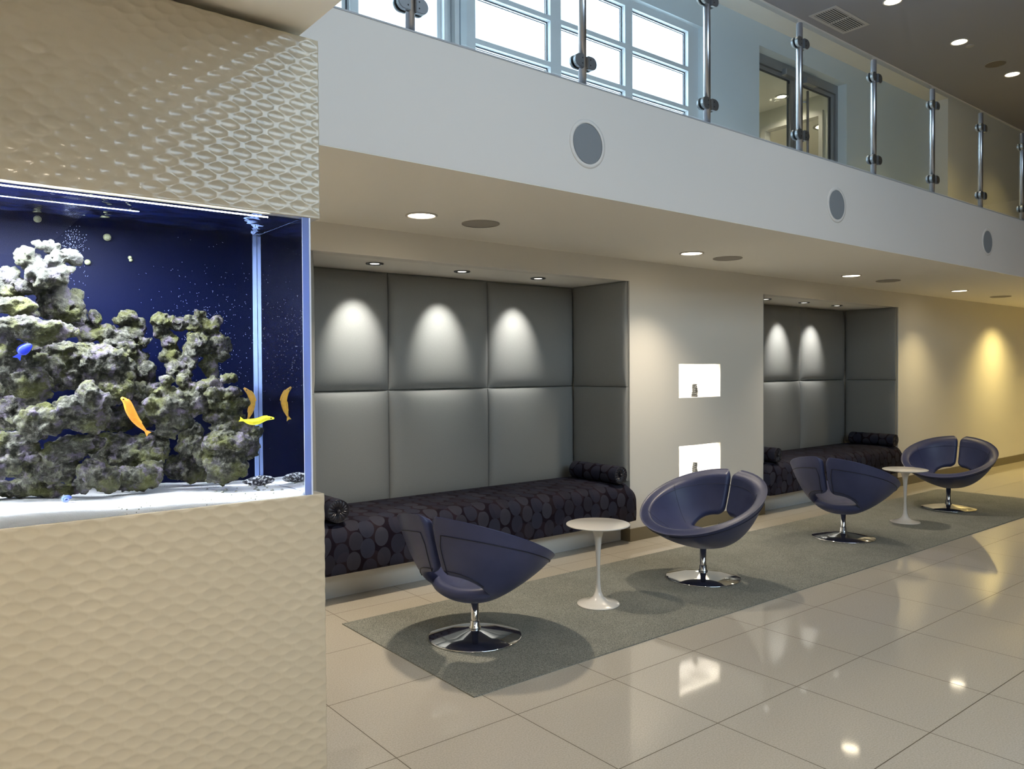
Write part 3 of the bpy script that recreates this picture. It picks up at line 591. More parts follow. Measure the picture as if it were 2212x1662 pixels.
alcove_pads((4.962, 5.87, 6.84, 7.925), A2[1]-.001, A2[0]+.001, 'farther')

# ------------------------------------------------------------------ benches and bolsters
def bench(x0, x1, label, tx):
    t = thing('upholstered_bench', label, 'bench', ((x0+x1)/2, 2.3, 0))
    w = (x1-x0)/2; n = 40
    prof = [(-.12, .20), (-.335, .20), (-.338, .215)]
    prof += [(-.34, .24), (-.342, .32), (-.340, .40)]
    for k in range(1, 9):
        a = PI/2*k/8; prof.append((-.235-.105*math.cos(a), .415+.11*math.sin(a)))
    prof += [(-.12, .532), (.0, .534), (.15, .532), (.36, .528), (.40, .52), (.405, .47)]
    bm = bmesh.new(); uvl = bm.loops.layers.uv.new('UVMap'); rings = []; acc = [0]
    for a, b in zip(prof, prof[1:]): acc.append(acc[-1]+math.hypot(a[0]-b[0], a[1]-b[1]))
    for i in range(n+1):
        u = -1+2*i/n; e = max(0, abs(u)*w-(w-.06))/.06; sq = 1-math.sqrt(max(0, 1-e*e))
        rings.append([bm.verts.new((u*w, y*(1-.03*sq) if y < 0 else y, z-(.05*sq if z > .3 else 0))) for y, z in prof])
    for i in range(n):
        for k in range(len(prof)-1):
            f = bm.faces.new((rings[i][k], rings[i+1][k], rings[i+1][k+1], rings[i][k+1]))
            for l, (ii, kk) in zip(f.loops, ((i, k), (i+1, k), (i+1, k+1), (i, k+1))): l[uvl].uv = (-w+2*w*ii/n, acc[kk])
    for r in (rings[0], rings[-1]):
        f = bm.faces.new(r)
        for l in f.loops: l[uvl].uv = (l.vert.co.y, l.vert.co.z)
    o = fin(bm, 'seat_cushion', M_DISC, t, True)
    fin(bbox(-w+.01, w-.01, -.15, .40, 0, .20), 'plinth', M_PLINTH, t)
bench(A1[0]+.005, A1[1]-.008, 'long plum bench with grey discs in the nearer alcove', 0)
bench(A2[0]+.005, A2[1]-.02, 'dark plum bench with grey discs in the farther alcove', 1)
def bolster(x, label, r=.077):
    t = thing('bolster_cushion', label, 'cushion', (x, 0, .532+r), 0, 'bolsters on the alcove benches')
    bm = bmesh.new(); uvl = bm.loops.layers.uv.new('UVMap'); n = 48
    ys = [1.985, 1.995, 2.01]+[2.01+.54*k/16 for k in range(1, 16)]+[2.55, 2.56, 2.57]
    rr = [r*.93, r*.99, r]+[r*(1+.015*math.sin(k*1.7)) for k in range(1, 16)]+[r, r*.98, r*.88]
    R = [[bm.verts.new((q*math.cos(2*PI*i/n), y, q*math.sin(2*PI*i/n))) for i in range(n)] for y, q in zip(ys, rr)]
    for k in range(len(R)-1):
        for i in range(n):
            f = bm.faces.new((R[k][i], R[k][(i+1) % n], R[k+1][(i+1) % n], R[k+1][i]))
            for l, (kk, ii) in zip(f.loops, ((k, i), (k, i+1), (k+1, i+1), (k+1, i))): l[uvl].uv = (ys[kk], 2*PI*r*ii/n)
    bm.faces.new(R[-1])
    fin(bm, 'bolster_body', M_DISC, t, True)
    bm = bmesh.new(); n = 144; R = []
    for q in range(9):
        rad = r*.94*(1-q/9)+.010*(q/9); a = []
        for i in range(n):
            th = 2*PI*i/n; pl = abs(math.sin(th*9+.6*math.sin(3*th)+q*.05))**.6
            d = .012*math.sin(PI*min(1, q/8.0)*.9+.2)*(.25+.75*pl)-.004+.010*(q/8)**2*-1
            a.append(bm.verts.new((rad*math.cos(th), 1.987-d, rad*math.sin(th))))
        R.append(a)
    for k in range(8):
        for i in range(n): bm.faces.new((R[k][i], R[k][(i+1) % n], R[k+1][(i+1) % n], R[k+1][i]))
    bm.faces.new(R[-1]); fin(bm, 'pleated_end', M_PLEAT, t, True)
    fin(lathe([(0, -.012), (.008, -.011), (.013, -.004), (.013, .004)], 20, None, (0, 1.984, 0), 'y'), 'button', M_PLEAT, t, True)
    fin(tube([(r*.95*math.cos(2*PI*i/40), 1.988, r*.95*math.sin(2*PI*i/40)) for i in range(40)], .003, 6, None, True), 'piping', M_PLEAT, t, True)
bolster(.118, 'dark bolster cushion at the left end of the nearer bench')
bolster(2.755, 'dark bolster cushion at the right end of the nearer bench')
bolster(5.135, 'dark bolster cushion at the left end of the farther bench')
bolster(7.73, 'dark bolster cushion at the right end of the farther bench')

# ------------------------------------------------------------------ niche sculptures
def totem(x, y, z, h, r, label, twist):
    bm = bmesh.new(); n = 28; prof = []; k = 64
    R = []
    for j in range(k+1):
        v = j/k; a = []
        for i in range(n):
            th = 2*PI*i/n
            q = r*(1-.28*v)*(.80+.20*abs(math.sin(v*PI*7+.5*math.sin(th+twist)+twist)))*(1+.10*math.sin(th*3+v*9+twist))
            if j == k: q *= .8
            a.append(bm.verts.new((q*math.cos(th), q*math.sin(th), v*h)))
        R.append(a)
    for j in range(k):
        for i in range(n): bm.faces.new((R[j][i], R[j][(i+1) % n], R[j+1][(i+1) % n], R[j+1][i]))
    bm.faces.new(R[0][::-1]); bm.faces.new(R[-1])
    fin(bm, 'ribbed_vase', pm('dark silver', (.07, .07, .065), .3, .6), None, True, label, 'vase', 'ribbed vases in the niches', loc=(x, y, z))
totem(3.975, 2.16, 1.2505, .125, .033, 'small dark metallic ribbed vase in the upper niche', 0)
totem(3.975, 2.16, .4755, .135, .031, 'small dark metallic ribbed vase in the lower niche', 2.1)

# ------------------------------------------------------------------ carpet
fin(bbox(-.048, 8.06, .262, 1.613, 0, .006), 'carpet', M_CARPET, None, False, 'long grey green carpet strip under the blue chairs', 'carpet')

# ------------------------------------------------------------------ tables
def side_table(x, y, label, first=[None]):
    if first[0]:
        t = dup(first[0]); t.location = (x, y, .006); tag(t, label); return
    t = thing('side_table', label, 'table', (x, y, .006), 0, 'white pedestal tables'); first[0] = t
    fin(lathe([(0, .500), (.06, .499), (.17, .505), (.200, .512), (.206, .516), (.205, .520), (.200, .522), (0, .522)], 72), 'tabletop', M_WHITE, t, True)
    fin(lathe([(0, 0), (.136, 0), (.138, .004), (.134, .008), (.10, .015), (.060, .028), (.034, .050), (.020, .085), (.0145, .13), (.012, .19), (.0125, .26), (.0165, .34), (.021, .40), (.026, .44), (.036, .475), (.052, .493), (.07, .501), (0, .501)], 64), 'pedestal', M_WHITE, t, True)
side_table(1.408, .912, 'white round pedestal side table between the two nearest blue chairs')
side_table(5.62, .90, 'white round pedestal side table between the two farthest blue chairs')

# ------------------------------------------------------------------ swivel tub chairs
def shell_point(dl, rho, inner=0.0):
    """dl: angle from the back, rho: 0 bottom .. 1 rim"""
    th = dl+PI; c, s = math.cos(th), math.sin(th)
    X = c*(.425 if c > 0 else .40); Y = s*.455
    bk = (1-c)/2
    ex = 1.40+1.9*bk**1.3
    zr = .562-.45*X
    zb = .215
    if rho < .25: base = (rho/.25)**2*.25**ex
    else: base = rho**ex
    bulge = 1+.10*math.sin(PI*rho)*(1-bk)
    return Vector((X*rho*bulge if rho < 1 else X, Y*rho*(1+.06*math.sin(PI*min(1, rho))), zb+(zr-zb)*base))
def make_chair(label):
    N = 96; PH = math.radians(52); SH = list(range(N))
    dls = [(-PI+2*PI*(i+.5)/N) for i in range(N)]
    def lo(d): return .55-.03*(1-(d/PH)**2) if abs(d) < PH else .55
    def hi(d): return .55+.20*(1-abs(d/PH)**3.2) if abs(d) < PH else .55
    K1, K2 = 9, 13
    def slot(v): return (.021+.030*max(0, (v-.86)/.14)**2.5+.030*max(0, (.12-v)/.12)**1.5)
    P = []; ring = {}
    def th(rho): return .062+.045*max(0, 1-rho/.6)**1.2
    vid = {}; pts = []; rhos = []
    def add(key, d, rho):
        vid[key] = len(pts); pts.append((d, rho))
    add('c', 0, 0)
    for i, d in enumerate(dls):
        for k in range(1, K1+1): add(('A', i, k), d, lo(d)*(k/K1)**.9)
        for k in range(0, K2+1):
            v = k/K2; rho = hi(d)+(1-hi(d))*v; dd = d
            if i in (N//2-1, N//2):
                r = .40*rho; dd = math.copysign(slot(v)/r, d)
            elif i in (N//2-2, N//2+1):
                r = .40*rho; dd = math.copysign(max(abs(d)*.92, slot(v)/r+.02), d)
            if k == 0 and abs(d) >= PH: vid[('B', i, 0)] = vid[('A', i, K1)]
            else: add(('B', i, k), dd, rho)
    outer = [shell_point(d, r) for d, r in pts]
    def nrm(d, r):
        e = 1e-3; r = max(r, .02)
        a = shell_point(d+e, r)-shell_point(d-e, r); b = shell_point(d, min(r+e, .999))-shell_point(d, r-e)
        q = a.cross(b); q.normalize()
        return q if q.dot(Vector((0, 0, 1))) > 0 else -q
    inner = [p+nrm(d, r)*th(r) for p, (d, r) in zip(outer, pts)]
    bm = bmesh.new(); VO = [bm.verts.new(p) for p in outer]; VI = [bm.verts.new(p) for p in inner]
    faces = []
    for i in range(N):
        j = (i+1) % N
        faces.append((vid['c'], vid[('A', i, 1)], vid[('A', j, 1)]))
        for k in range(1, K1): faces.append((vid[('A', i, k)], vid[('A', i, k+1)], vid[('A', j, k+1)], vid[('A', j, k)]))
        if i == N//2-1: continue
        for k in range(K2): faces.append((vid[('B', i, k)], vid[('B', i, k+1)], vid[('B', j, k+1)], vid[('B', j, k)]))
    edges = {}
    for f in faces:
        for a, b in zip(f, f[1:]+f[:1]): edges.setdefault(frozenset((a, b)), []).append((a, b, f))
        bm.faces.new([VO[a] for a in f]); bm.faces.new([VI[a] for a in reversed(f)])
    bnd = [v[0] for v in edges.values() if len(v) == 1]
    outw = {}
    for a, b, f in bnd:
        ctr = sum((outer[q] for q in f), Vector())/len(f); m = (outer[a]+outer[b])/2
        e = (outer[b]-outer[a]).normalized(); o = m-ctr; o -= e*o.dot(e); o.normalize()
        for q in (a, b): outw.setdefault(q, Vector()); outw[q] += o
    mid = {q: bm.verts.new((outer[q]+inner[q])/2+o.normalized()*.020) for q, o in outw.items()}
    for a, b, f in bnd:
        bm.faces.new((VO[a], VO[b], mid[b], mid[a])); bm.faces.new((mid[a], mid[b], VI[b], VI[a]))
    t = thing('swivel_chair', label, 'chair', (0, 0, .006), 0, 'blue swivel tub chairs')
    o = fin(bm, 'seat_shell', M_LEATHER, t, True); subsurf(o, 1)
    bm = bmesh.new()
    for sgn in (-1, 1):
        path = []
        for i in range(N//2) if sgn < 0 else range(N//2, N):
            pass
        half = [i for i in range(N) if (dls[i] < 0) == (sgn < 0)]
        half.sort(key=lambda i: -abs(dls[i]))
        for i in half:
            if abs(dls[i]) < .15: continue
            path.append((dls[i], .945))
        for v in (.9, .85, .8, .76): path.append((sgn*.046/(.40*v), v))
        for q in (.12, .25, .4, .55, .7, .82): path.append((q*PH*sgn, hi(q*PH)+.03))
        tube([shell_point(d, r)-nrm(d, r)*.0015 for d, r in path], .0028, 6, bm)
    fin(bm, 'piping', M_PIPE, t, True)
    bm = bmesh.new()
    for d in (-2.25, -1.15, 1.15, 2.25):
        tube([shell_point(d, r)+nrm(d, r)*(th(r)+.0002) for r in [.58+.40*q/12 for q in range(13)]], .0013, 5, bm)
    loop = [shell_point(d, .93)+nrm(d, .93)*(th(.93)+.0002) for d in dls if abs(d) > .16]
    tube(loop, .0013, 5, bm)
    fin(bm, 'seam', M_PIPE, t, True)
    fin(lathe([(0, .045), (.0235, .045), (.0235, .09), (.0225, .092), (.0225, .235), (0, .235)], 32), 'post', M_CHROME, t, True)
    fin(lathe([(.0235, .05), (.034, .05), (.034, .058), (.028, .064), (.0265, .092), (.0235, .094)], 32), 'collar', M_CHROME, t, True)
    fin(lathe([(0, 0), (.262, 0), (.266, .003), (.266, .007), (.262, .010), (.15, .028), (.06, .044), (.03, .050), (0, .050)], 96), 'base', M_CHROME, t, True)
    return t
chair = make_chair('blue leather swivel chair nearest the aquarium, seen from behind')
chair.location = (.434, .921, .006); chair.rotation_euler.z = math.radians(16)
for x, y, r, l in ((2.442, .880, 182, 'blue leather swivel chair in front of the wall niches, facing left'),
                   (4.50, .93, 4, 'blue leather swivel chair in front of the farther bench, seen from behind'),
                   (6.74, .955, 186, 'blue leather swivel chair farthest away at the right end of the carpet')):
    c = dup(chair); c.location = (x, y, .006); c.rotation_euler.z = math.radians(r); tag(c, l)
# ------------------------------------------------------------------ relief panels of the aquarium pier
def relief(x0, x1, z0, z1, name, label):
    PX, PZ = .0632, .0476; st = .0027; nx = int((x1-x0)/st); nz = int((z1-z0)/st); bm = bmesh.new()
    A = .0021; G = []
    for j in range(nz+1):
        z = z0+(z1-z0)*j/nz; row = []
        for i in range(nx+1):
            x = x0+(x1-x0)*i/nx
            u, v = (x+1.5165)/PX, (z-2.1007)/PZ; best = 9
            for oa in (0, .5):
                du = abs((u-oa) % 1); dv = abs((v-oa) % 1); du = min(du, 1-du); dv = min(dv, 1-dv)
                best = min(best, (du*PX/.0260)**2+(dv*PZ/.0142)**2)
            e = max(0, 1-best)**.8
            edge = min(1, (x1-x)/.004)*1.0
            row.append(bm.verts.new((x, -.5685+A*e, z)))
        G.append(row)
    for j in range(nz):
        for i in range(nx): bm.faces.new((G[j][i], G[j][i+1], G[j+1][i+1], G[j+1][i]))
    yb = -.5005
    loop = [G[0][i] for i in range(nx+1)]+[G[j][nx] for j in range(1, nz+1)]+[G[nz][i] for i in range(nx-1, -1, -1)]+[G[j][0] for j in range(nz-1, 0, -1)]
    back = [bm.verts.new((p.co.x, yb, p.co.z)) for p in loop]
    for i in range(len(loop)): j = (i+1) % len(loop); bm.faces.new((loop[i], loop[j], back[j], back[i]))
    bm.faces.new(back)
    o = fin(bm, name, M_PANEL, None, True, label, 'wall panel', 'cream relief panels around the aquarium')
    for p in o.data.polygons:
        if abs(p.normal.y) < .3: p.use_smooth = False
    return o
relief(-2.7, -1.170, 1.953, 2.458, 'relief_panel', 'glossy cream dimpled panel above the aquarium')
relief(-2.7, -1.165, 0.0, 1.1665, 'relief_panel', 'glossy cream dimpled panel below the aquarium')

# ------------------------------------------------------------------ aquarium
TX0, TX1, TY0, TY1, TZ0, TZ1 = -2.95, -1.2235, -.565, -.075, 1.1630, 1.947
aq = thing('aquarium', 'built in aquarium with blue back and clear corner', 'aquarium', (0, 0, 0))
def water_mat():
    m = bpy.data.materials.new('water'); m.use_nodes = True; nt = m.node_tree; nt.nodes.clear()
    out = nd(nt, 'ShaderNodeOutputMaterial'); g = nd(nt, 'ShaderNodeBsdfGlass'); g.inputs['IOR'].default_value = 1.333
    g.inputs['Roughness'].default_value = 0; g.inputs[0].default_value = (.97, .985, 1, 1)
    nt.links.new(g.outputs[0], out.inputs[0]); return m
bm = bmesh.new(); nx, ny = 240, 60; T = []
for j in range(ny+1):
    row = []
    for i in range(nx+1):
        x = TX0+(TX1-TX0)*i/nx; y = TY0+(TY1-TY0)*j/ny
        ed = min(1, i/4, (nx-i)/4, j/4, (ny-j)/4)
        h = (noise.noise(Vector((x*9, y*26, 1)))*.0075+noise.noise(Vector((x*24, y*60, 4)))*.0035)*ed
        row.append(bm.verts.new((x, y, TZ1+h)))
    T.append(row)
for j in range(ny):
    for i in range(nx): bm.faces.new((T[j][i], T[j][i+1], T[j+1][i+1], T[j+1][i]))
loop = [T[0][i] for i in range(nx+1)]+[T[j][nx] for j in range(1, ny+1)]+[T[ny][i] for i in range(nx-1, -1, -1)]+[T[j][0] for j in range(ny-1, 0, -1)]
back = [bm.verts.new((p.co.x, p.co.y, TZ0)) for p in loop]
for i in range(len(loop)): j = (i+1) % len(loop); bm.faces.new((loop[i], loop[j], back[j], back[i]))
bm.faces.new(back)
wt = fin(bm, 'water', water_mat(), aq, True)
for p in wt.data.polygons:
    if p.normal.z < .8: p.use_smooth = False
M_ACR = pm('lit acrylic edge', (.34, .46, .85), .12, spec=.6); M_ACR.node_tree.nodes['Principled BSDF'].inputs['Transmission Weight'].default_value = .45  # tank light guided through the acrylic is put into this blue
M_ACR.node_tree.nodes['Principled BSDF'].inputs['IOR'].default_value = 1.1
bm = bmesh.new(); box(bm, TX1+.0015, -1.1985, -.5650, TY1+.02, TZ0+.0005, 1.9525)
fin(bm, 'corner_pane', M_ACR, aq)
bm = bmesh.new(); box(bm, TX1+.0008, TX1+.0014, -.5655, -.563, TZ0+.0005, 1.9525); box(bm, -1.2025, -1.1980, -.5658, -.5650, TZ0+.0005, 1.9525)
fin(bm, 'pane_edge', pm('bright pane edge', (.75, .82, 1), .3), aq)
fin(bbox(TX0, TX1-.001, TY1-.003, TY1+.001, TZ0+.001, TZ1+.001), 'back_panel', pm('deep blue back panel', (.0001, .0010, .0105), .5, spec=.05), aq)
bm = bmesh.new(); box(bm, TX1-.012, TX1-.001, TY1-.014, TY1-.0035, TZ0+.001, TZ1-.001)
fin(bm, 'back_corner_strip', pm('pale corner strip', (.18, .26, .50), .4), aq)
bm = bmesh.new(); box(bm, TX0+.02, -1.32, -.5635, -.5615, TZ1-.0075, TZ1-.0045)
fin(bm, 'light_strip', emit('tank light', (.80, .90, 1.0), 20), aq)
area('tank_lamp', (-2.28, -.46, TZ1-.016), (0, 0, 0), 1.3, .005, 78, (.84, .91, 1.0))
# sand
bm = bmesh.new(); nx, ny = 200, 60; T = []
for j in range(ny+1):
    row = []
    for i in range(nx+1):
        x = TX0+.002+(TX1-.004-TX0)*i/nx; y = TY0+.002+(TY1-.006-TY0)*j/ny
        b = 1.2105 if x < -1.9 else 1.2105-.035*min(1, (x+1.9)/.65)
        row.append(bm.verts.new((x, y, b+.004*noise.noise(Vector((x*6, y*8, 0)))+.0012*noise.noise(Vector((x*60, y*60, 3))))))
    T.append(row)
for j in range(ny):
    for i in range(nx): bm.faces.new((T[j][i], T[j][i+1], T[j+1][i+1], T[j+1][i]))
loop = [T[0][i] for i in range(nx+1)]+[T[j][nx] for j in range(1, ny+1)]+[T[ny][i] for i in range(nx-1, -1, -1)]+[T[j][0] for j in range(ny-1, 0, -1)]
back = [bm.verts.new((p.co.x, p.co.y, TZ0+.002)) for p in loop]
for i in range(len(loop)): j = (i+1) % len(loop); bm.faces.new((loop[i], loop[j], back[j], back[i]))
def mat_sand():
    m = pm('white aquarium sand', (.90, .89, .88), .9, spec=.1, bump=.4, bump_scale=500, bdist=.002); nt = m.node_tree; b = nt.nodes['Principled BSDF']
    tc = nd(nt, 'ShaderNodeTexCoord'); v = nd(nt, 'ShaderNodeTexVoronoi'); v.inputs['Scale'].default_value = 130; nt.links.new(tc.outputs['Object'], v.inputs[0])
    n = nd(nt, 'ShaderNodeTexNoise'); n.inputs['Scale'].default_value = 14; nt.links.new(tc.outputs['Object'], n.inputs[0])
    a = nd(nt, 'ShaderNodeMath', operation='LESS_THAN'); nt.links.new(v.outputs['Distance'], a.inputs[0]); a.inputs[1].default_value = .22
    g = nd(nt, 'ShaderNodeMath', operation='GREATER_THAN'); nt.links.new(n.outputs['Fac'], g.inputs[0]); g.inputs[1].default_value = .58
    mm = nd(nt, 'ShaderNodeMath', operation='MULTIPLY'); nt.links.new(a.outputs[0], mm.inputs[0]); nt.links.new(g.outputs[0], mm.inputs[1])
    mx = nd(nt, 'ShaderNodeMix', data_type='RGBA'); nt.links.new(mm.outputs[0], mx.inputs[0]); mx.inputs[6].default_value = (.90, .89, .88, 1); mx.inputs[7].default_value = (.16, .17, .12, 1)
    nt.links.new(mx.outputs[2], b.inputs['Base Color']); return m
fin(bm, 'sand', mat_sand(), None, True, 'white sand bed on the aquarium floor', 'sand', kind='stuff')

def mat_rock():
    m = bpy.data.materials.new('live rock'); m.use_nodes = True; nt = m.node_tree; L = nt.links.new; b = nt.nodes['Principled BSDF']
    tc = nd(nt, 'ShaderNodeTexCoord'); ge = nd(nt, 'ShaderNodeNewGeometry')
    def no(s, d=5): n = nd(nt, 'ShaderNodeTexNoise'); n.inputs['Scale'].default_value = s; n.inputs['Detail'].default_value = d; n.inputs['Roughness'].default_value = .65; L(tc.outputs['Object'], n.inputs[0]); return n
    cr = nd(nt, 'ShaderNodeValToRGB'); L(no(70).outputs['Fac'], cr.inputs[0]); e = cr.color_ramp.elements
    e[0].position = .32; e[0].color = (.012, .012, .010, 1); e[1].position = .72; e[1].color = (.155, .15, .125, 1); k = e.new(.5); k.color = (.036, .035, .026, 1)
    def mix(a, fac, col, lo, hi, amt):
        r = nd(nt, 'ShaderNodeMapRange'); L(fac, r.inputs[0]); r.inputs['From Min'].default_value = lo; r.inputs['From Max'].default_value = hi; r.inputs['To Max'].default_value = amt
        x = nd(nt, 'ShaderNodeMix', data_type='RGBA'); L(r.outputs[0], x.inputs[0]); L(a, x.inputs[6]); x.inputs[7].default_value = col; return x.outputs[2]
    c = mix(cr.outputs[0], no(16, 3).outputs['Fac'], (.068, .070, .016, 1), .46, .62, .7)
    n = no(24, 3); mp = nd(nt, 'ShaderNodeMapping'); mp.inputs['Location'].default_value = (5, 3, 1); L(tc.outputs['Object'], mp.inputs[0]); L(mp.outputs[0], n.inputs[0])
    c = mix(c, n.outputs['Fac'], (.12, .095, .15, 1), .54, .66, .6)
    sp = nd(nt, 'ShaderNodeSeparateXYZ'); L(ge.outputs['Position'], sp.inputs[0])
    c = mix(c, sp.outputs[2], (.14, .14, .125, 1), 1.70, 1.84, .7)  # paler with height: lamp light on the rock tops put into the colour
    L(c, b.inputs['Base Color']); b.inputs['Roughness'].default_value = .9; b.inputs['Specular IOR Level'].default_value = .15
    bp = nd(nt, 'ShaderNodeBump'); bp.inputs['Strength'].default_value = 1.0; bp.inputs['Distance'].default_value = .010; L(no(210).outputs['Fac'], bp.inputs['Height']); L(bp.outputs[0], b.inputs['Normal'])
    return m
M_ROCK = mat_rock()
tx1 = bpy.data.textures.new('lumps', 'CLOUDS'); tx1.noise_scale = .045; tx1.noise_depth = 3
tx3 = bpy.data.textures.new('knobs', 'VORONOI'); tx3.noise_scale = .026
tx2 = bpy.data.textures.new('pits', 'CLOUDS'); tx2.noise_scale = .010; tx2.noise_depth = 3
for ri, (lab, lumps) in enumerate(ROCKS):
    g_ = 1.0 if ri in (0, 5, 17, 18, 19, 20) else 1.18
    bm = bmesh.new(); cx = sum(l[0] for l in lumps)/len(lumps); cy = sum(l[1] for l in lumps)/len(lumps); cz = min(l[2]-l[5] for l in lumps)
    for (x, y, z, a, b_, c_) in lumps:
        y = min(y, TY1-.02-b_); y = max(y, TY0+.025+b_)
        q = bmesh.ops.create_icosphere(bm, subdivisions=3, radius=1.0)
        for v in q['verts']:
            d = v.co.normalized(); f = 1+.22*noise.noise(d*1.7+Vector((x*40, y*31, z*23)))
            v.co = Vector((x-cx+d.x*a*f*1.15*g_, y-cy+d.y*b_*f*1.15, z-cz+d.z*c_*f*1.17*g_))
    o = fin(bm, 'live_rock', M_ROCK, None, True, lab, 'rock', 'rocks in the aquarium', loc=(cx, cy, cz))
    r = o.modifiers.new('r', 'REMESH'); r.mode = 'VOXEL'; r.voxel_size = .0036; r.use_smooth_shade = True
    for tx, s in ((tx1, .022), (tx3, .018), (tx2, .014)):
        d = o.modifiers.new('d', 'DISPLACE'); d.texture = tx; d.strength = s; d.mid_level = .5; d.texture_coords = 'GLOBAL'

# fish
def fish(pts, r, cols, label, rot=0):
    # body as lofted ellipses along a bent spine, tall in z and thin in y; fins as their own meshes
    P = [Vector(p) for p in pts]; fine = []
    for i in range(len(P)-1):
        for k in range(5): fine.append(P[i].lerp(P[i+1], k/5))
    fine.append(P[-1])
    for _ in range(3): fine = [fine[0]]+[(fine[i-1]+fine[i]*2+fine[i+1])/4 for i in range(1, len(fine)-1)]+[fine[-1]]
    o0 = P[0].copy(); n = len(fine); bm = bmesh.new(); R = []
    m1 = pm('fish skin', cols[0], .35, noise_amt=.15, noise_scale=120); m2 = pm('fish fin', cols[1], .4)
    for i, p in enumerate(fine):
        v = i/(n-1); q = r*(math.sin(PI*min(1, v*.86+.06))**.75)*(1 if v < .85 else 1-(v-.85)*2.2)
        t = (fine[min(i+1, n-1)]-fine[max(i-1, 0)]).normalized(); u = Vector((0, 1, 0)); s = t.cross(u).normalized()
        R.append([bm.verts.new(p-o0+s*math.cos(2*PI*k/16)*q+u*math.sin(2*PI*k/16)*q*.5) for k in range(16)])
    for a, b in zip(R, R[1:]):
        for k in range(16): bm.faces.new((a[k], a[(k+1) % 16], b[(k+1) % 16], b[k]))
    bm.faces.new(R[0]); bm.faces.new(R[-1])
    t = thing('fish', label, 'fish', tuple(o0)); fin(bm, 'fish_body', m1, t, True)
    tl = (fine[-1]-fine[-3]).normalized(); s = tl.cross(Vector((0, 1, 0))).normalized(); e = fine[-1]-o0
    bm = bmesh.new(); A = [e-tl*.004+s*.002, e+tl*r*1.1+s*r*.8, e+tl*r*.8, e+tl*r*1.1-s*r*.8, e-tl*.004-s*.002]
    for yy in (-.0008, .0008): pass
    f0 = [bm.verts.new(a+Vector((0, -.0008, 0))) for a in A]; f1 = [bm.verts.new(a+Vector((0, .0008, 0))) for a in A]
    bm.faces.new(f0); bm.faces.new(f1[::-1])
    for i in range(5): j = (i+1) % 5; bm.faces.new((f0[i], f0[j], f1[j], f1[i]))
    fin(bm, 'tail_fin', m2, t)
    bm = bmesh.new(); top = []; bot = []
    for i in range(4, n-3):
        v = i/(n-1); q = r*(math.sin(PI*min(1, v*.86+.06))**.75); tt = (fine[i+1]-fine[i-1]).normalized(); ss = tt.cross(Vector((0, 1, 0))).normalized()
        if ss.z < 0: ss = -ss
        top.append(fine[i]-o0+ss*q*.9); bot.append(fine[i]-o0+ss*q*(1.25))
    for a, b, c, d2 in zip(top, top[1:], bot[1:], bot):
        for yy in (-.0006, .0006): bm.faces.new([bm.verts.new(w_+Vector((0, yy, 0))) for w_ in (a, b, c, d2)])
    fin(bm, 'dorsal_fin', m2, t)
    h = fine[2]-o0; bm = bmesh.new()
    for yy in (-1, 1): lathe([(0, yy*r*.42), (.0022, yy*r*.36)], 10, bm, tuple(h), 'y')
    fin(bm, 'eye', M_SCREW, t, True)
FL = {'orange': (((.75, .24, .02), (.8, .32, .04)), 'slender orange fish swimming down in front of the rocks'),
      'orange2': (((.42, .22, .02), (.5, .28, .03)), 'dim orange fish behind the layered rock column'),
      'yellow': (((.80, .68, .02), (.8, .7, .05)), 'slender yellow fish at the right of the layered rock column'),
      'blue': (((.005, .018, .34), (.005, .02, .3)), 'small bright blue fish in the shadow of the left rocks')}
for nm, pts, r in FISH:
    r *= .72 if nm != 'blue' else .85
    if nm == 'yellow': pts = pts[::-1]
    fish(pts, r, FL[nm][0], FL[nm][1])
M_SNAIL = pm('pale shell', (.16, .17, .10), .5, noise_amt=.3, noise_scale=150, bump=.3, bump_scale=300)
sl = ['round greenish snail near the water surface, left of the two', 'round greenish snail near the water surface, right of the two', 'grey snail on the blue back right of the top coral rock', 'upper of the two tiny snails on the blue back', 'lower of the two tiny snails on the blue back']
for ((x, y, z), r), l in zip(SNAILS, sl):
    bm = bmesh.new(); bmesh.ops.create_uvsphere(bm, u_segments=20, v_segments=14, radius=1)
    for v in bm.verts:
        v.co = Vector((v.co.x*r, v.co.y*r*.8, v.co.z*r*.93))*(1+.06*math.sin(math.atan2(v.co.z, v.co.x)*2+v.co.y*9))
    fin(bm, 'snail', M_SNAIL, None, True, l, 'snail', 'snails on the aquarium back', loc=(x, TY1-.004-r*.8, z))
bm = bmesh.new(); path = [(.008*math.cos(a)*(1-.07*a), -.004*a*.3, .005+.005*math.sin(a)*(1-.07*a)) for a in [k*.4 for k in range(26)]]
tube(path, [.006*(1-.03*k) for k in range(26)], 10, bm)
fin(bm, 'spiral_shell', pm('blue shell', (.08, .12, .35), .2, coat=.5), None, True, 'small glossy blue shell on the sand before the rocks', 'shell', loc=(SHELL[0], -.5, 1.2085))
bm = bmesh.new(); bmesh.ops.create_icosphere(bm, subdivisions=5, radius=1)
for v in bm.verts:
    f = 1+.10*noise.noise(v.co*6); tp = 1-.35*max(0, -v.co.x)
    v.co = Vector((v.co.x*.047, v.co.y*.016*tp*f, v.co.z*.015*tp*f)); v.co.y += .010*math.sin(v.co.x*30)
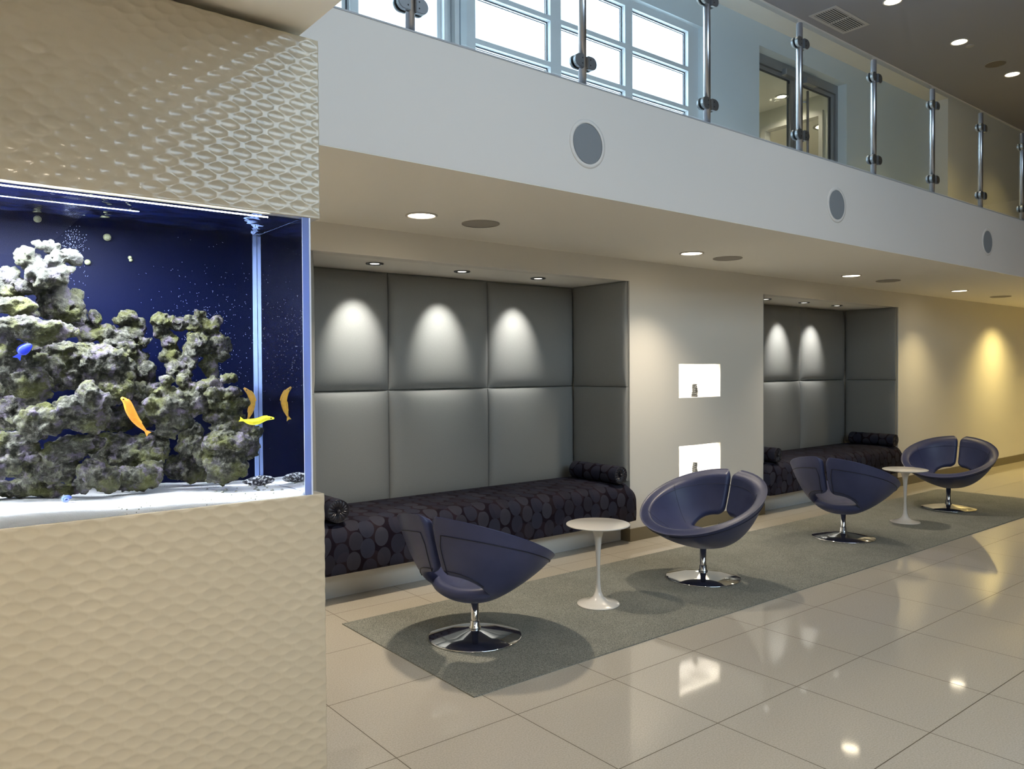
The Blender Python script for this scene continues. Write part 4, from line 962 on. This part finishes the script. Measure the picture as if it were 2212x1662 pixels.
def mat_cuc():
    m = pm('speckled skin', (.02, .02, .025), .5, bump=.5, bump_scale=200); nt = m.node_tree; tc = nd(nt, 'ShaderNodeTexCoord'); v = nd(nt, 'ShaderNodeTexNoise'); v.inputs['Scale'].default_value = 140
    nt.links.new(tc.outputs['Object'], v.inputs[0]); cr = nd(nt, 'ShaderNodeValToRGB'); cr.color_ramp.elements[0].position = .5; cr.color_ramp.elements[1].position = .6
    cr.color_ramp.elements[0].color = (.015, .015, .025, 1); cr.color_ramp.elements[1].color = (.6, .6, .6, 1)
    nt.links.new(v.outputs['Fac'], cr.inputs[0]); nt.links.new(cr.outputs[0], nt.nodes['Principled BSDF'].inputs['Base Color']); return m
o = fin(bm, 'sea_cucumber', mat_cuc(), None, True, 'dark speckled sea cucumber on the sand in the right corner', 'sea cucumber', loc=(-1.283, -.30, 1.193)); o.rotation_euler = (0, 0, -.35)
bm = bmesh.new()
for k in range(26):
    x = rnd.uniform(-1.45, -1.235); y = rnd.uniform(-.55, -.3); r = rnd.uniform(.002, .0055)
    q = bmesh.ops.create_icosphere(bm, subdivisions=2, radius=r, matrix=Matrix.Translation((x, y, 1.2095-.035*min(1, (x+1.9)/.65)+r*.4)))
fin(bm, 'gravel', pm('grey pebbles', (.22, .22, .18), .7), None, True, 'scattered tiny pebbles on the sand near the corner', 'pebbles', kind='stuff')
def mat_bub(): return pm('algae specks', (.55, .62, .8), .6)
bm = bmesh.new()
for k in range(700):
    if k < 500: x, z = rnd.gauss(-1.37, .10), rnd.gauss(1.62, .13)
    else: x, z = rnd.gauss(-1.735, .020), rnd.gauss(1.88, .03) if k % 2 else rnd.gauss(1.83, .05)
    if x > TX1-.01 or z > TZ1-.02 or z < 1.25: continue
    a = rnd.uniform(0, PI); Ln = rnd.uniform(.0004, .0019); d = Vector((math.cos(a), 0, math.sin(a)))*Ln; e = Vector((-math.sin(a), 0, math.cos(a)))*.00028
    p = Vector((x, TY1-.0036, z)); bm.faces.new([bm.verts.new(p+q) for q in (-d-e, d-e, d+e, -d+e)])
fin(bm, 'algae_specks', mat_bub(), aq).__setitem__('kind', 'stuff')
